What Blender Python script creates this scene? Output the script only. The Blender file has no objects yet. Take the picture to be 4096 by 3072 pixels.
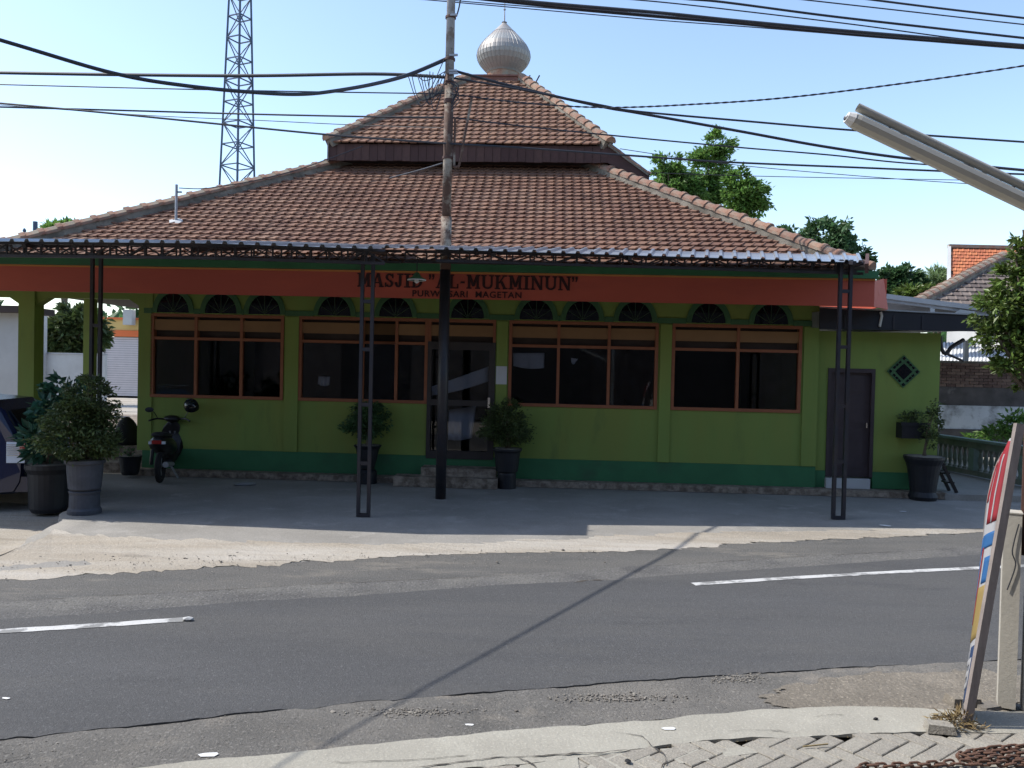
import bpy, math, random
from mathutils import Vector, Matrix, Quaternion, noise
R = math.radians
rnd = random.Random(7)
sc = bpy.context.scene
col = sc.collection

# ---------------------------------------------------------------- camera
FPX = 3215.0                      # focal length in pixels of a 4096 px wide picture
CAM = Vector((0, 0, 2.1))
PITCH, ROLL = R(1.18), R(1.3)
FW = Vector((0, math.cos(PITCH), -math.sin(PITCH)))
UPW = Vector((0, math.sin(PITCH), math.cos(PITCH)))
RT0 = Vector((1, 0, 0))
RT = RT0*math.cos(ROLL) + UPW*math.sin(ROLL)
UP = UPW*math.cos(ROLL) - RT0*math.sin(ROLL)
cd = bpy.data.cameras.new('camera')
cam = bpy.data.objects.new('camera', cd)
col.objects.link(cam)
cd.sensor_width = 36.0
cd.lens = 36.0*FPX/4096.0
cd.clip_start = 0.05
cd.clip_end = 3000
cam.matrix_world = Matrix(((RT.x, UP.x, -FW.x, CAM.x), (RT.y, UP.y, -FW.y, CAM.y), (RT.z, UP.z, -FW.z, CAM.z), (0, 0, 0, 1)))
sc.camera = cam

# ---------------------------------------------------------------- sky, sun, exposure
SUN_A, SUN_B = 0.78, 0.05          # ground shift of a shadow per metre of height (+x, -y)
sun_dir = Vector((-SUN_A, SUN_B, 1)).normalized()
w = bpy.data.worlds.new('World')
sc.world = w
w.use_nodes = True
wn, wlk = w.node_tree.nodes, w.node_tree.links
sky = wn.new('ShaderNodeTexSky')
sky.sky_type = 'NISHITA'
sky.sun_disc = False
sky.sun_elevation = math.asin(sun_dir.z)
sky.sun_rotation = math.atan2(sun_dir.x, sun_dir.y)
sky.altitude = 100
sky.air_density = 1.0
sky.dust_density = 0.9
sky.ozone_density = 0.6
bg = wn['Background']
bg.inputs['Strength'].default_value = 0.15
wlk.new(sky.outputs['Color'], bg.inputs['Color'])
sd = bpy.data.lights.new('sun', 'SUN')
sd.energy = 3.0
sd.angle = R(0.53)
sd.color = (1.0, 0.95, 0.87)
so = bpy.data.objects.new('sun', sd)
col.objects.link(so)
so.rotation_euler = (-sun_dir).to_track_quat('-Z', 'Y').to_euler()
so.location = (-20, 5, 30)
sc.view_settings.view_transform = 'Standard'
sc.view_settings.look = 'None'
sc.view_settings.exposure = 0.95
sc.view_settings.gamma = 1.0
sc.view_settings.use_curve_mapping = False

# ---------------------------------------------------------------- measuring helpers
def ray(u, v):
    return (FW + RT*((u-2048)/FPX) + UP*((1536-v)/FPX))
def gp(u, v, z=0.0):              # point of the level z seen at a photo pixel
    d = ray(u, v)
    return CAM + d*((z-CAM.z)/d.z)
def pt(u, v, Y):                  # point at depth Y
    d = ray(u, v)
    return CAM + d*(Y/d.y)
BA = R(2.77)
BO = Vector((0, 14.25, 0))        # the mosque's own frame: x along its front, y into it
EX = Vector((math.cos(BA), -math.sin(BA), 0))
EY = Vector((math.sin(BA), math.cos(BA), 0))
def toL(p):
    q = p-BO
    return Vector((q.dot(EX), q.dot(EY), q.z))
def toW(p):
    return BO + EX*p[0] + EY*p[1] + Vector((0, 0, p[2]))
def wl(u, v, y=0.0):              # local (x, z) on the plane y of the mosque
    d = ray(u, v)
    t = (y-(CAM-BO).dot(EY))/d.dot(EY)
    q = toL(CAM+d*t)
    return q.x, q.z
def wx(u, v, y=0.0):
    return wl(u, v, y)[0]
def wz(u, v, y=0.0):
    return wl(u, v, y)[1]

# ---------------------------------------------------------------- materials
def M(name, c, rough=0.75, var=0.18, scale=4.0, bump=0.0, bscale=40.0, metal=0.0, c2=None, island=0.0, thr=(0.42, 0.62),
      stretch=None, speck=0.0, sscale=160.0, spec=0.4, c3=None, scale3=2.0, thr3=(0.55, 0.7), alpha_t=0.0):
    m = bpy.data.materials.new(name)
    m.use_nodes = True
    nt = m.node_tree
    N, L = nt.nodes, nt.links
    bs = N['Principled BSDF']
    tc = N.new('ShaderNodeTexCoord')
    src = tc.outputs['Object']
    raw = src
    if stretch:
        mp = N.new('ShaderNodeMapping')
        mp.inputs['Scale'].default_value = stretch[:3]
        if len(stretch) > 3:
            mp.inputs['Rotation'].default_value = (0, 0, stretch[3])
        L.new(src, mp.inputs['Vector'])
        src = mp.outputs['Vector']
    def nz(s, det=6.0, ro=0.6, vec=src):
        n = N.new('ShaderNodeTexNoise')
        n.inputs['Scale'].default_value = s
        n.inputs['Detail'].default_value = det
        n.inputs['Roughness'].default_value = ro
        L.new(vec, n.inputs['Vector'])
        return n.outputs['Fac']
    def mix(fac, a, b, mode='MIX'):
        x = N.new('ShaderNodeMix')
        x.data_type = 'RGBA'
        x.blend_type = mode
        for k, val in ((0, fac), (6, a), (7, b)):
            if hasattr(val, 'is_output'):
                L.new(val, x.inputs[k])
            else:
                x.inputs[k].default_value = val if k == 0 else (*val, 1)
        return x.outputs[2]
    def rng(f, a, b, o0=0.0, o1=1.0):
        x = N.new('ShaderNodeMapRange')
        x.inputs[1].default_value, x.inputs[2].default_value = a, b
        x.inputs[3].default_value, x.inputs[4].default_value = o0, o1
        L.new(f, x.inputs[0])
        return x.outputs[0]
    def scl(k):
        return tuple(min(1.0, q*k) for q in c)
    cur = mix(rng(nz(scale), 0.3, 0.7), scl(1-var), scl(1+var))
    if c2:
        cur = mix(rng(nz(scale*0.53+0.11, 8.0, 0.65), thr[0], thr[1]), cur, c2)
    if c3:
        cur = mix(rng(nz(scale3, 9.0, 0.7), thr3[0], thr3[1]), cur, c3)
    if island:
        g = N.new('ShaderNodeNewGeometry')
        oi = N.new('ShaderNodeObjectInfo')
        ad = N.new('ShaderNodeMath')
        ad.operation = 'ADD'
        L.new(g.outputs['Random Per Island'], ad.inputs[0])
        L.new(oi.outputs['Random'], ad.inputs[1])
        fr = N.new('ShaderNodeMath')
        fr.operation = 'FRACT'
        L.new(ad.outputs[0], fr.inputs[0])
        hsv = N.new('ShaderNodeHueSaturation')
        L.new(rng(fr.outputs[0], 0, 1, 1-island, 1+island), hsv.inputs['Value'])
        L.new(rng(fr.outputs[0], 0, 1, 0.5-island*0.03, 0.5+island*0.03), hsv.inputs['Hue'])
        L.new(cur, hsv.inputs['Color'])
        cur = hsv.outputs['Color']
    if speck:
        f = nz(sscale, 2.0, 0.5, raw)
        cur = mix(rng(f, 0.58, 0.72, 0, speck), cur, scl(2.2))
        cur = mix(rng(f, 0.40, 0.28, 0, speck), cur, scl(0.35))
    L.new(cur, bs.inputs['Base Color'])
    bs.inputs['Roughness'].default_value = rough
    bs.inputs['Metallic'].default_value = metal
    bs.inputs['Specular IOR Level'].default_value = spec
    if bump:
        b = N.new('ShaderNodeBump')
        b.inputs['Strength'].default_value = min(1.0, bump)
        b.inputs['Distance'].default_value = 0.02
        L.new(nz(bscale, 8.0, 0.65, raw), b.inputs['Height'])
        L.new(b.outputs['Normal'], bs.inputs['Normal'])
    if alpha_t:
        tr = N.new('ShaderNodeBsdfTranslucent')
        L.new(cur, tr.inputs['Color'])
        ms = N.new('ShaderNodeMixShader')
        ms.inputs[0].default_value = alpha_t
        L.new(bs.outputs[0], ms.inputs[1])
        L.new(tr.outputs[0], ms.inputs[2])
        L.new(ms.outputs[0], N['Material Output'].inputs['Surface'])
    return m

ROADROT = -R(17)
MT = {}
MT['asphalt'] = M('asphalt', (0.06466, 0.06466, 0.06572), 0.85, 0.14, 0.8, 0.6, 90, speck=0.5, sscale=70, c2=(0.08268, 0.08056, 0.07738), thr=(0.46, 0.66), c3=(0.04876, 0.04876, 0.05088), scale3=1.3, thr3=(0.56, 0.74), stretch=(0.28, 1.3, 1, ROADROT))
MT['shoulder'] = M('shoulder', (0.1196, 0.1131, 0.1027), 0.93, 0.18, 1.8, 0.9, 60, speck=0.6, sscale=45, c2=(0.1625, 0.1508, 0.1326), thr=(0.45, 0.65), c3=(0.247, 0.2184, 0.1794), scale3=1.3, thr3=(0.55, 0.72))
MT['asphalt_old'] = M('asphalt_old', (0.0952, 0.09296, 0.08848), 0.9, 0.16, 1.6, 0.9, 60, speck=0.6, sscale=45, c2=(0.1176, 0.112, 0.103), c3=(0.224, 0.2016, 0.168), scale3=1.0, thr3=(0.56, 0.72), stretch=(0.5, 1.6, 1, ROADROT))
MT['asphalt_rough'] = M('asphalt_rough', (0.0945, 0.0918, 0.0891), 0.92, 0.2, 2.0, 1.0, 45, speck=0.75, sscale=38, c2=(0.1404, 0.135, 0.1242))
MT['dirt'] = M('dirt', (0.294, 0.259, 0.21), 0.95, 0.16, 1.2, 0.8, 25, c2=(0.385, 0.357, 0.315), stretch=(0.35, 1.6, 1, ROADROT), c3=(0.182, 0.161, 0.133), scale3=4.0, thr3=(0.58, 0.72), speck=0.25, sscale=60)
MT['forecourt'] = M('forecourt', (0.25, 0.238, 0.218), 0.92, 0.12, 0.9, 0.4, 35, c2=(0.20, 0.19, 0.172), c3=(0.31, 0.295, 0.27), scale3=1.7, speck=0.2, sscale=55)
MT['apron'] = M('apron', (0.31, 0.2945, 0.248), 0.9, 0.12, 1.5, 0.4, 40, c2=(0.2666, 0.2511, 0.2108), c3=(0.2046, 0.186, 0.155), scale3=5.0, thr3=(0.64, 0.74), speck=0.2, sscale=80)
MT['soil'] = M('soil', (0.20, 0.175, 0.14), 0.97, 0.2, 2.5, 1.0, 30, c2=(0.145, 0.127, 0.102), speck=0.45, sscale=50)
MT['paver'] = M('paver', (0.27, 0.25, 0.21), 0.95, 0.16, 9.0, 0.6, 60, island=0.08, c2=(0.22, 0.20, 0.17), speck=0.3, sscale=90, c3=(0.15, 0.135, 0.11), scale3=6, thr3=(0.62, 0.75))
MT['stone'] = M('stone', (0.18, 0.165, 0.144), 0.95, 0.25, 12, 0.5, 60, island=0.35)
MT['white_paint'] = M('white_paint', (0.46, 0.46, 0.45), 0.8, 0.12, 6, 0.3, 60, c2=(0.20, 0.20, 0.195), thr=(0.52, 0.60), c3=(0.09, 0.09, 0.09), scale3=30, thr3=(0.60, 0.68))
MT['wall_green'] = M('wall_green', (0.18, 0.255, 0.058), 0.75, 0.10, 0.9, 0.1, 60, c2=(0.20, 0.24, 0.053), c3=(0.12, 0.155, 0.046), scale3=1.4, thr3=(0.58, 0.80), stretch=(1.5, 1.5, 0.35))
MT['band_green'] = M('band_green', (0.0336, 0.14, 0.05824), 0.7, 0.12, 2, 0.1, 60, c2=(0.0392, 0.1008, 0.0504), thr=(0.55, 0.75))
MT['trim_green'] = M('trim_green', (0.045, 0.115, 0.045), 0.7, 0.12, 2, 0.1, 60)
MT['fascia_red'] = M('fascia_red', (0.484, 0.0968, 0.0605), 0.65, 0.08, 0.7, 0.05, 30, c2=(0.429, 0.0858, 0.0572), thr=(0.5, 0.6), stretch=(0.6, 1, 2))
MT['fascia_orange'] = M('fascia_orange', (0.55, 0.21, 0.06), 0.7, 0.1, 2)
MT['frame_wood'] = M('frame_wood', (0.2604, 0.0899, 0.0403), 0.6, 0.12, 6)
MT['panel_tan'] = M('panel_tan', (0.242, 0.1293, 0.055), 0.7, 0.08, 2)
MT['rib'] = M('rib', (0.02, 0.04, 0.02), 0.7, 0.1, 4)
MT['crown_red'] = M('crown_red', (0.16, 0.075, 0.06), 0.85, 0.25, 5, 0.3, 30)
MT['letter_dark'] = M('letter_dark', (0.035, 0.006, 0.007), 0.5, 0.1, 4)
MT['glass_dark'] = M('glass_dark', (0.006, 0.007, 0.010), 0.06, 0.05, 1, spec=0.5)
MT['door_dark'] = M('door_dark', (0.035, 0.028, 0.028), 0.5, 0.2, 5)
MT['door_brown'] = M('door_brown', (0.045, 0.032, 0.036), 0.55, 0.15, 5)
MT['interior'] = M('interior', (0.035, 0.033, 0.03), 0.9, 0.1, 3)  # near-black: the room's darkness is put into the colour
MT['plinth_stone'] = M('plinth_stone', (0.13, 0.10, 0.075), 0.8, 0.4, 14, 0.4, 40, c2=(0.30, 0.25, 0.20))
MT['tile'] = M('tile', (0.1763, 0.09288, 0.06278), 0.85, 0.18, 1.6, 0.3, 40, island=0.13, c2=(0.2064, 0.1273, 0.0903), thr=(0.48, 0.72), c3=(0.086, 0.04558, 0.03526), scale3=1.1, thr3=(0.54, 0.74))
MT['tile_gold'] = M('tile_gold', (0.1974, 0.1075, 0.0714), 0.85, 0.18, 1.6, 0.3, 40, island=0.14, c2=(0.2268, 0.147, 0.0966), thr=(0.48, 0.72), c3=(0.0966, 0.0504, 0.0378), scale3=1.1, thr3=(0.56, 0.74))
MT['cap'] = M('cap', (0.257, 0.1346, 0.0918), 0.85, 0.2, 7, 0.3, 40, island=0.18, c2=(0.2326, 0.202, 0.1591), c3=(0.07344, 0.05508, 0.04284), scale3=6, thr3=(0.6, 0.72))
MT['mortar'] = M('mortar', (0.2046, 0.186, 0.155), 0.95, 0.25, 5, 0.5, 30, c2=(0.1116, 0.0992, 0.0806))
MT['roof_board'] = M('roof_board', (0.06375, 0.03225, 0.0285), 0.8, 0.2, 5, island=0.2)
MT['dark_wood'] = M('dark_wood', (0.05, 0.035, 0.03), 0.85, 0.2, 4)
MT['dome'] = M('dome', (0.30, 0.305, 0.30), 0.5, 0.06, 3, 0.02, 8, metal=0.3, c2=(0.29, 0.26, 0.24))
MT['zinc'] = M('zinc', (0.434, 0.462, 0.49), 0.35, 0.06, 2, metal=0.75)
MT['steel_black'] = M('steel_black', (0.022, 0.023, 0.030), 0.45, 0.2, 6, c2=(0.034, 0.028, 0.030))
MT['sheet_black'] = M('sheet_black', (0.011, 0.012, 0.018), 0.5, 0.2, 3)
MT['steel_rust'] = M('steel_rust', (0.075, 0.036, 0.028), 0.7, 0.3, 8)
MT['pole_rust'] = M('pole_rust', (0.288, 0.248, 0.2), 0.8, 0.2, 6, 0.3, 40, c2=(0.088, 0.048, 0.0336), thr=(0.40, 0.52), c3=(0.056, 0.032, 0.024), scale3=22, thr3=(0.55, 0.62))
MT['pole_grey'] = M('pole_grey', (0.288, 0.288, 0.296), 0.7, 0.15, 6, 0.2, 40, c2=(0.176, 0.144, 0.128), thr=(0.5, 0.6), c3=(0.056, 0.04, 0.032), scale3=24, thr3=(0.6, 0.66))
MT['cable'] = M('cable', (0.022, 0.025, 0.034), 0.6, 0.2, 10)
MT['tower'] = M('tower', (0.045, 0.075, 0.13), 0.6, 0.15, 3)
MT['galv'] = M('galv', (0.30, 0.31, 0.33), 0.5, 0.15, 5, metal=0.5)
MT['lamp_white'] = M('lamp_white', (0.48, 0.472, 0.424), 0.45, 0.06, 4, c2=(0.368, 0.352, 0.304), thr=(0.55, 0.7))
MT['white_wall'] = M('white_wall', (0.434, 0.441, 0.441), 0.9, 0.08, 0.5, c2=(0.35, 0.35, 0.35))
MT['plaster_old'] = M('plaster_old', (0.52, 0.53, 0.53), 0.95, 0.12, 1.0, 0.3, 20, c2=(0.10, 0.095, 0.09), thr=(0.50, 0.62), c3=(0.20, 0.19, 0.18), scale3=3, thr3=(0.55, 0.68))
MT['plaster_black'] = M('plaster_black', (0.085, 0.075, 0.07), 0.95, 0.4, 2.0, 0.3, 20, c2=(0.22, 0.20, 0.18), thr=(0.6, 0.72))
MT['brick'] = M('brick', (0.15, 0.095, 0.075), 0.95, 0.2, 6, 0.3, 30, island=0.3)
MT['orange_tile'] = M('orange_tile', (0.42, 0.1387, 0.06375), 0.85, 0.12, 5, island=0.16)
MT['grey_tile'] = M('grey_tile', (0.14, 0.112, 0.098), 0.9, 0.25, 5, 0.3, 30, island=0.35, c2=(0.224, 0.196, 0.175), thr=(0.5, 0.65))
MT['shop_yellow'] = M('shop_yellow', (0.56, 0.42, 0.16), 0.8, 0.06, 1)
MT['shop_orange'] = M('shop_orange', (0.62, 0.15, 0.05), 0.8, 0.06, 1)
MT['shutter'] = M('shutter', (0.50, 0.47, 0.50), 0.5, 0.06, 2, metal=0.2)
MT['pot_black'] = M('pot_black', (0.012, 0.013, 0.017), 0.55, 0.2, 6)
MT['pot_grey'] = M('pot_grey', (0.050, 0.054, 0.068), 0.7, 0.25, 6, 0.2, 30)
MT['bark'] = M('bark', (0.11, 0.085, 0.06), 0.95, 0.3, 12, 0.5, 40)
MT['leaf_dark'] = M('leaf_dark', (0.06, 0.12, 0.045), 0.5, 0.3, 3, island=0.4, alpha_t=0.4)
MT['leaf_mid'] = M('leaf_mid', (0.12, 0.22, 0.05), 0.5, 0.3, 3, island=0.40, alpha_t=0.5)
MT['leaf_yellow'] = M('leaf_yellow', (0.105, 0.155, 0.032), 0.45, 0.35, 2, island=0.5, alpha_t=0.3)
MT['leaf_pale'] = M('leaf_pale', (0.17, 0.24, 0.10), 0.6, 0.25, 3, island=0.3, alpha_t=0.3)
MT['leaf_blue'] = M('leaf_blue', (0.03, 0.09, 0.055), 0.4, 0.3, 3, island=0.35, alpha_t=0.2)
MT['leaf_olive'] = M('leaf_olive', (0.062, 0.09, 0.028), 0.5, 0.3, 3, island=0.4, alpha_t=0.25)
MT['dry'] = M('dry', (0.20, 0.145, 0.07), 0.95, 0.3, 9, island=0.4)
MT['car_blue'] = M('car_blue', (0.008, 0.013, 0.045), 0.22, 0.05, 1, spec=0.6)
MT['rubber'] = M('rubber', (0.012, 0.012, 0.013), 0.8, 0.1, 9)
MT['black_plastic'] = M('black_plastic', (0.012, 0.012, 0.015), 0.35, 0.1, 5)
MT['helmet'] = M('helmet', (0.012, 0.02, 0.024), 0.18, 0.1, 5, spec=0.6)
MT['red_lens'] = M('red_lens', (0.30, 0.015, 0.015), 0.2, 0.1, 9)
MT['white_lens'] = M('white_lens', (0.60, 0.66, 0.75), 0.2, 0.05, 9)
MT['chrome'] = M('chrome', (0.6, 0.6, 0.62), 0.2, 0.05, 9, metal=1.0)
MT['chain_rust'] = M('chain_rust', (0.10, 0.052, 0.034), 0.85, 0.35, 30, 0.3, 90)
MT['paper'] = M('paper', (0.496, 0.504, 0.528), 0.9, 0.04, 4)
MT['plastic_white'] = M('plastic_white', (0.6, 0.6, 0.592), 0.6, 0.05, 9)
MT['post_cream'] = M('post_cream', (0.391, 0.3655, 0.3145), 0.8, 0.1, 3, 0.15, 40, c2=(0.34, 0.255, 0.187), thr=(0.56, 0.75), c3=(0.1445, 0.119, 0.0935), scale3=7, thr3=(0.68, 0.76), stretch=(2, 2, 0.7))
MT['wood_grey'] = M('wood_grey', (0.20, 0.17, 0.155), 0.85, 0.2, 9, 0.2, 50, stretch=(3, 3, 0.5))
MT['baluster'] = M('baluster', (0.13, 0.15, 0.12), 0.9, 0.2, 5, c2=(0.20, 0.19, 0.17))
MT['rail'] = M('rail', (0.17, 0.22, 0.19), 0.85, 0.2, 5)
MT['white_sheet'] = M('white_sheet', (0.624, 0.64, 0.656), 0.5, 0.05, 2)

def glass(name, tint):
    m = bpy.data.materials.new(name)
    m.use_nodes = True
    N, L = m.node_tree.nodes, m.node_tree.links
    N.remove(N['Principled BSDF'])
    tr = N.new('ShaderNodeBsdfTransparent')
    tr.inputs['Color'].default_value = (*tint, 1)
    gl = N.new('ShaderNodeBsdfGlossy')
    gl.inputs['Roughness'].default_value = 0.03
    fr = N.new('ShaderNodeFresnel')
    fr.inputs['IOR'].default_value = 1.45
    ms = N.new('ShaderNodeMixShader')
    L.new(fr.outputs[0], ms.inputs[0])
    L.new(tr.outputs[0], ms.inputs[1])
    L.new(gl.outputs[0], ms.inputs[2])
    L.new(ms.outputs[0], N['Material Output'].inputs['Surface'])
    return m
MT['glass_clear'] = glass('glass_clear', (0.74, 0.76, 0.80))
MT['reflection_white'] = M('reflection_white', (0.74, 0.75, 0.78), 0.9, 0.05, 3)

# ---------------------------------------------------------------- mesh builder
class MB:
    def __init__(s):
        s.v, s.f = [], []
    def add(s, vs, fs):
        k = len(s.v)
        s.v += [tuple(p) for p in vs]
        s.f += [tuple(i+k for i in f) for f in fs]
        return s
    def box(s, x0, x1, y0, y1, z0, z1):
        return s.hexa([(x0, y0, z0), (x1, y0, z0), (x1, y1, z0), (x0, y1, z0), (x0, y0, z1), (x1, y0, z1), (x1, y1, z1), (x0, y1, z1)])
    def hexa(s, p):
        return s.add(p, [(3, 2, 1, 0), (4, 5, 6, 7), (0, 1, 5, 4), (1, 2, 6, 5), (2, 3, 7, 6), (3, 0, 4, 7)])
    def bar(s, p, q, wd, ht=None, up=None):
        p, q = Vector(p), Vector(q)
        ht = ht or wd
        d = (q-p).normalized()
        up = Vector(up) if up else (Vector((0, 0, 1)) if abs(d.z) < 0.95 else Vector((0, 1, 0)))
        a = d.cross(up).normalized()*wd/2
        b = a.cross(d).normalized()*ht/2
        return s.hexa([p-a-b, p+a-b, q+a-b, q-a-b, p-a+b, p+a+b, q+a+b, q-a+b])
    def tube(s, pts, r, seg=8, cap=True):
        pts = [Vector(p) for p in pts]
        n = len(pts)
        rr = r if isinstance(r, (list, tuple)) else [r]*n
        k = len(s.v)
        prev = None
        for i, p in enumerate(pts):
            d = (pts[min(i+1, n-1)]-pts[max(i-1, 0)])
            d = d.normalized() if d.length > 1e-9 else Vector((0, 0, 1))
            if prev is None:
                a = d.cross(Vector((0, 0, 1)) if abs(d.z) < 0.9 else Vector((0, 1, 0))).normalized()
            else:
                a = (prev-d*prev.dot(d)).normalized()
            prev = a
            b = d.cross(a)
            for j in range(seg):
                t = 2*math.pi*j/seg
                s.v.append(tuple(p+(a*math.cos(t)+b*math.sin(t))*rr[i]))
        for i in range(n-1):
            for j in range(seg):
                j2 = (j+1) % seg
                s.f.append((k+i*seg+j, k+i*seg+j2, k+(i+1)*seg+j2, k+(i+1)*seg+j))
        if cap:
            s.f.append(tuple(k+j for j in range(seg))[::-1])
            s.f.append(tuple(k+(n-1)*seg+j for j in range(seg)))
        return s
    def lathe(s, prof, seg=20, c=(0, 0, 0), cap=True):
        k = len(s.v)
        for r, z in prof:
            for j in range(seg):
                t = 2*math.pi*j/seg
                s.v.append((c[0]+r*math.cos(t), c[1]+r*math.sin(t), c[2]+z))
        for i in range(len(prof)-1):
            for j in range(seg):
                j2 = (j+1) % seg
                s.f.append((k+i*seg+j, k+i*seg+j2, k+(i+1)*seg+j2, k+(i+1)*seg+j))
        if cap:
            s.f.append(tuple(k+j for j in range(seg))[::-1])
            s.f.append(tuple(k+(len(prof)-1)*seg+j for j in range(seg)))
        return s
    def prism(s, poly, a, b):            # polygon in (p, q) pushed from a to b along the third axis: poly points are 3-D, a,b offsets
        n = len(poly)
        k = len(s.v)
        s.v += [tuple(Vector(p)+Vector(a)) for p in poly]+[tuple(Vector(p)+Vector(b)) for p in poly]
        s.f.append(tuple(k+i for i in range(n))[::-1])
        s.f.append(tuple(k+n+i for i in range(n)))
        for i in range(n):
            j = (i+1) % n
            s.f.append((k+i, k+j, k+n+j, k+n+i))
        return s
    def mesh(s, name, m, smooth=False):
        me = bpy.data.meshes.new(name)
        me.from_pydata(s.v, [], s.f)
        me.materials.append(MT[m] if isinstance(m, str) else m)
        if smooth:
            me.polygons.foreach_set('use_smooth', [True]*len(me.polygons))
        me.update()
        return me
    def build(s, name, m, parent=None, smooth=False, loc=None, rz=0.0):
        return link(name, s.mesh(name, m, smooth), parent, loc, rz)
def link(name, data, parent=None, loc=None, rz=0.0):
    o = bpy.data.objects.new(name, data)
    col.objects.link(o)
    if parent:
        o.parent = parent
    if loc is not None:
        o.location = loc
    if rz:
        o.rotation_euler = (0, 0, rz)
    return o
def tag(o, label=None, cat=None, group=None, kind=None):
    for k, val in (('label', label), ('category', cat), ('group', group), ('kind', kind)):
        if val:
            o[k] = val
    return o
def empty(name, loc, label, cat, rz=0.0, group=None):
    o = link(name, None, None, loc, rz)
    o.empty_display_size = 0.3
    return tag(o, label, cat, group)
def smoothpath(pts, n=8):
    pts = [Vector(p) for p in pts]
    out = []
    for i in range(len(pts)-1):
        p0, p1, p2, p3 = pts[max(i-1, 0)], pts[i], pts[i+1], pts[min(i+2, len(pts)-1)]
        for k in range(n):
            t = k/n
            out.append(0.5*((2*p1)+(p2-p0)*t+(2*p0-5*p1+4*p2-p3)*t*t+(3*p1-p0-3*p2+p3)*t**3))
    out.append(pts[-1])
    return out

# ================================================================ GROUND AND ROAD
def resample(line, n):
    ls = [0.0]
    for a, b in zip(line, line[1:]):
        ls.append(ls[-1]+(b-a).length)
    out = []
    for i in range(n):
        t = ls[-1]*i/(n-1)
        k = 0
        while k < len(ls)-2 and ls[k+1] < t:
            k += 1
        f = (t-ls[k])/max(1e-9, ls[k+1]-ls[k])
        out.append(line[k].lerp(line[k+1], f))
    return out
def gline(px, ext=35.0, z=0.0):
    p = [gp(u, v, 0.0) for u, v in px]
    a = (p[0]-p[min(2, len(p)-1)]).normalized()
    b = (p[-1]-p[-min(3, len(p))]).normalized()
    # beyond the picture the road runs on straight
    p = [p[0]+a*ext]+[p[0]+a*ext*0.15]+p+[p[-1]+b*ext*0.15]+[p[-1]+b*ext]
    return [Vector((q.x, q.y, z)) for q in p]
L_far = gline([(0, 2319), (555, 2287), (1019, 2262), (1667, 2222), (2048, 2211), (2511, 2206), (2974, 2176), (3437, 2153), (3900, 2130)])
L_j1 = gline([(0, 2407), (463, 2383), (1019, 2350), (2048, 2302), (2700, 2255), (3300, 2220), (3900, 2186)])
L_j2 = gline([(0, 2481), (463, 2453), (926, 2412), (1389, 2388), (2048, 2340), (2450, 2322), (2800, 2297), (3400, 2256), (3900, 2222)])
L_near = gline([(0, 2958), (463, 2912), (926, 2861), (1389, 2815), (1945, 2769), (2604, 2722), (3159, 2685), (3530, 2662), (3956, 2645)])
L_apron = gline([(-300, 3165), (300, 3112), (741, 3070), (1250, 3023), (1667, 2981), (2048, 2938), (2604, 2898), (2974, 2861), (3345, 2841), (3622, 2847), (3956, 2861)])
def strip(name, la, lb, z, m, n=1500, rows=3, ja=0.0, jb=0.0, thick=0.0, amp=0.0, kind='structure', zb=None):
    zb = z if zb is None else zb
    evar = 0.011 if thick else 0.0
    A, B = resample(la, n), resample(lb, n)
    mb = MB()
    for i in range(n):
        a, b = A[i].copy(), B[i].copy()
        d = (b-a).normalized()
        a += d*ja*(noise.noise(a*3.1)+0.7*noise.noise(a*11.0)+0.35*noise.noise(a*37.0))
        b += d*jb*(noise.noise(b*3.1)+0.7*noise.noise(b*11.0)+0.35*noise.noise(b*37.0))
        for k in range(rows):
            p = a.lerp(b, k/(rows-1))
            mb.v.append((p.x, p.y, z+(zb-z)*k/(rows-1)-(evar*max(0.0, 0.35+noise.noise(b*2.3)+0.8*noise.noise(b*9)) if k == rows-1 else 0.0)+amp*(1-(k/(rows-1))**4)*noise.noise(Vector((p.x*1.3, p.y*1.3, 0)))))
        if thick:
            mb.v.append((b.x, b.y, zb-thick))
    rw = rows+(1 if thick else 0)
    for i in range(n-1):
        for k in range(rw-1):
            q = i*rw+k
            mb.f.append((q, q+1, q+rw+1, q+rw))
    # faces point up whichever way the two lines run
    o = mb.build(name, m)
    me = o.data
    if sum(p.normal.z for p in me.polygons) < 0:
        me.flip_normals()
    return tag(o, kind=kind)

# one ground sheet out to the horizon; the car's yard at the left lies a hand lower
xs = [-900, -400, -150, -60, -30, -20]+[-16+0.4*i for i in range(70)]+[14, 20, 30, 60, 150, 400, 900]
ys = [-600, -200, -60, -20, -5, 0, 2]+[3+0.4*i for i in range(45)]+[22, 26, 32, 45, 70, 120, 300, 700, 1500]
def ss(a, b, x):
    t = max(0.0, min(1.0, (x-a)/(b-a)))
    return t*t*(3-2*t)
def gh(x, y):
    base = -0.035
    low = ss(-4.9, -5.9, x)*ss(7.7, 9.0, y)
    h = base-0.11*low
    if y < 30 and abs(x) < 20:
        h += 0.010*noise.noise(Vector((x*1.1, y*1.1, 3.0)))
    return h
mb = MB()
for y in ys:
    for x in xs:
        mb.v.append((x, y, gh(x, y)))
nx = len(xs)
for j in range(len(ys)-1):
    for i in range(nx-1):
        q = j*nx+i
        mb.f.append((q, q+1, q+nx+1, q+nx))
tag(mb.build('ground', 'dirt', smooth=True), kind='structure')

road = strip('road', L_far, L_j2, 0.0, 'asphalt_old', rows=4, ja=0.10)
strip('road_seam', L_j1, L_j2, 0.005, 'asphalt_rough', ja=0.03, jb=0.02)
strip('road_surface', L_j2, L_near, 0.008, 'asphalt', ja=0.03, jb=0.03, rows=24, thick=0.014)
strip('road_shoulder', L_near, L_apron, -0.002, 'shoulder', ja=0.05, rows=4, amp=0.003)
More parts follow.
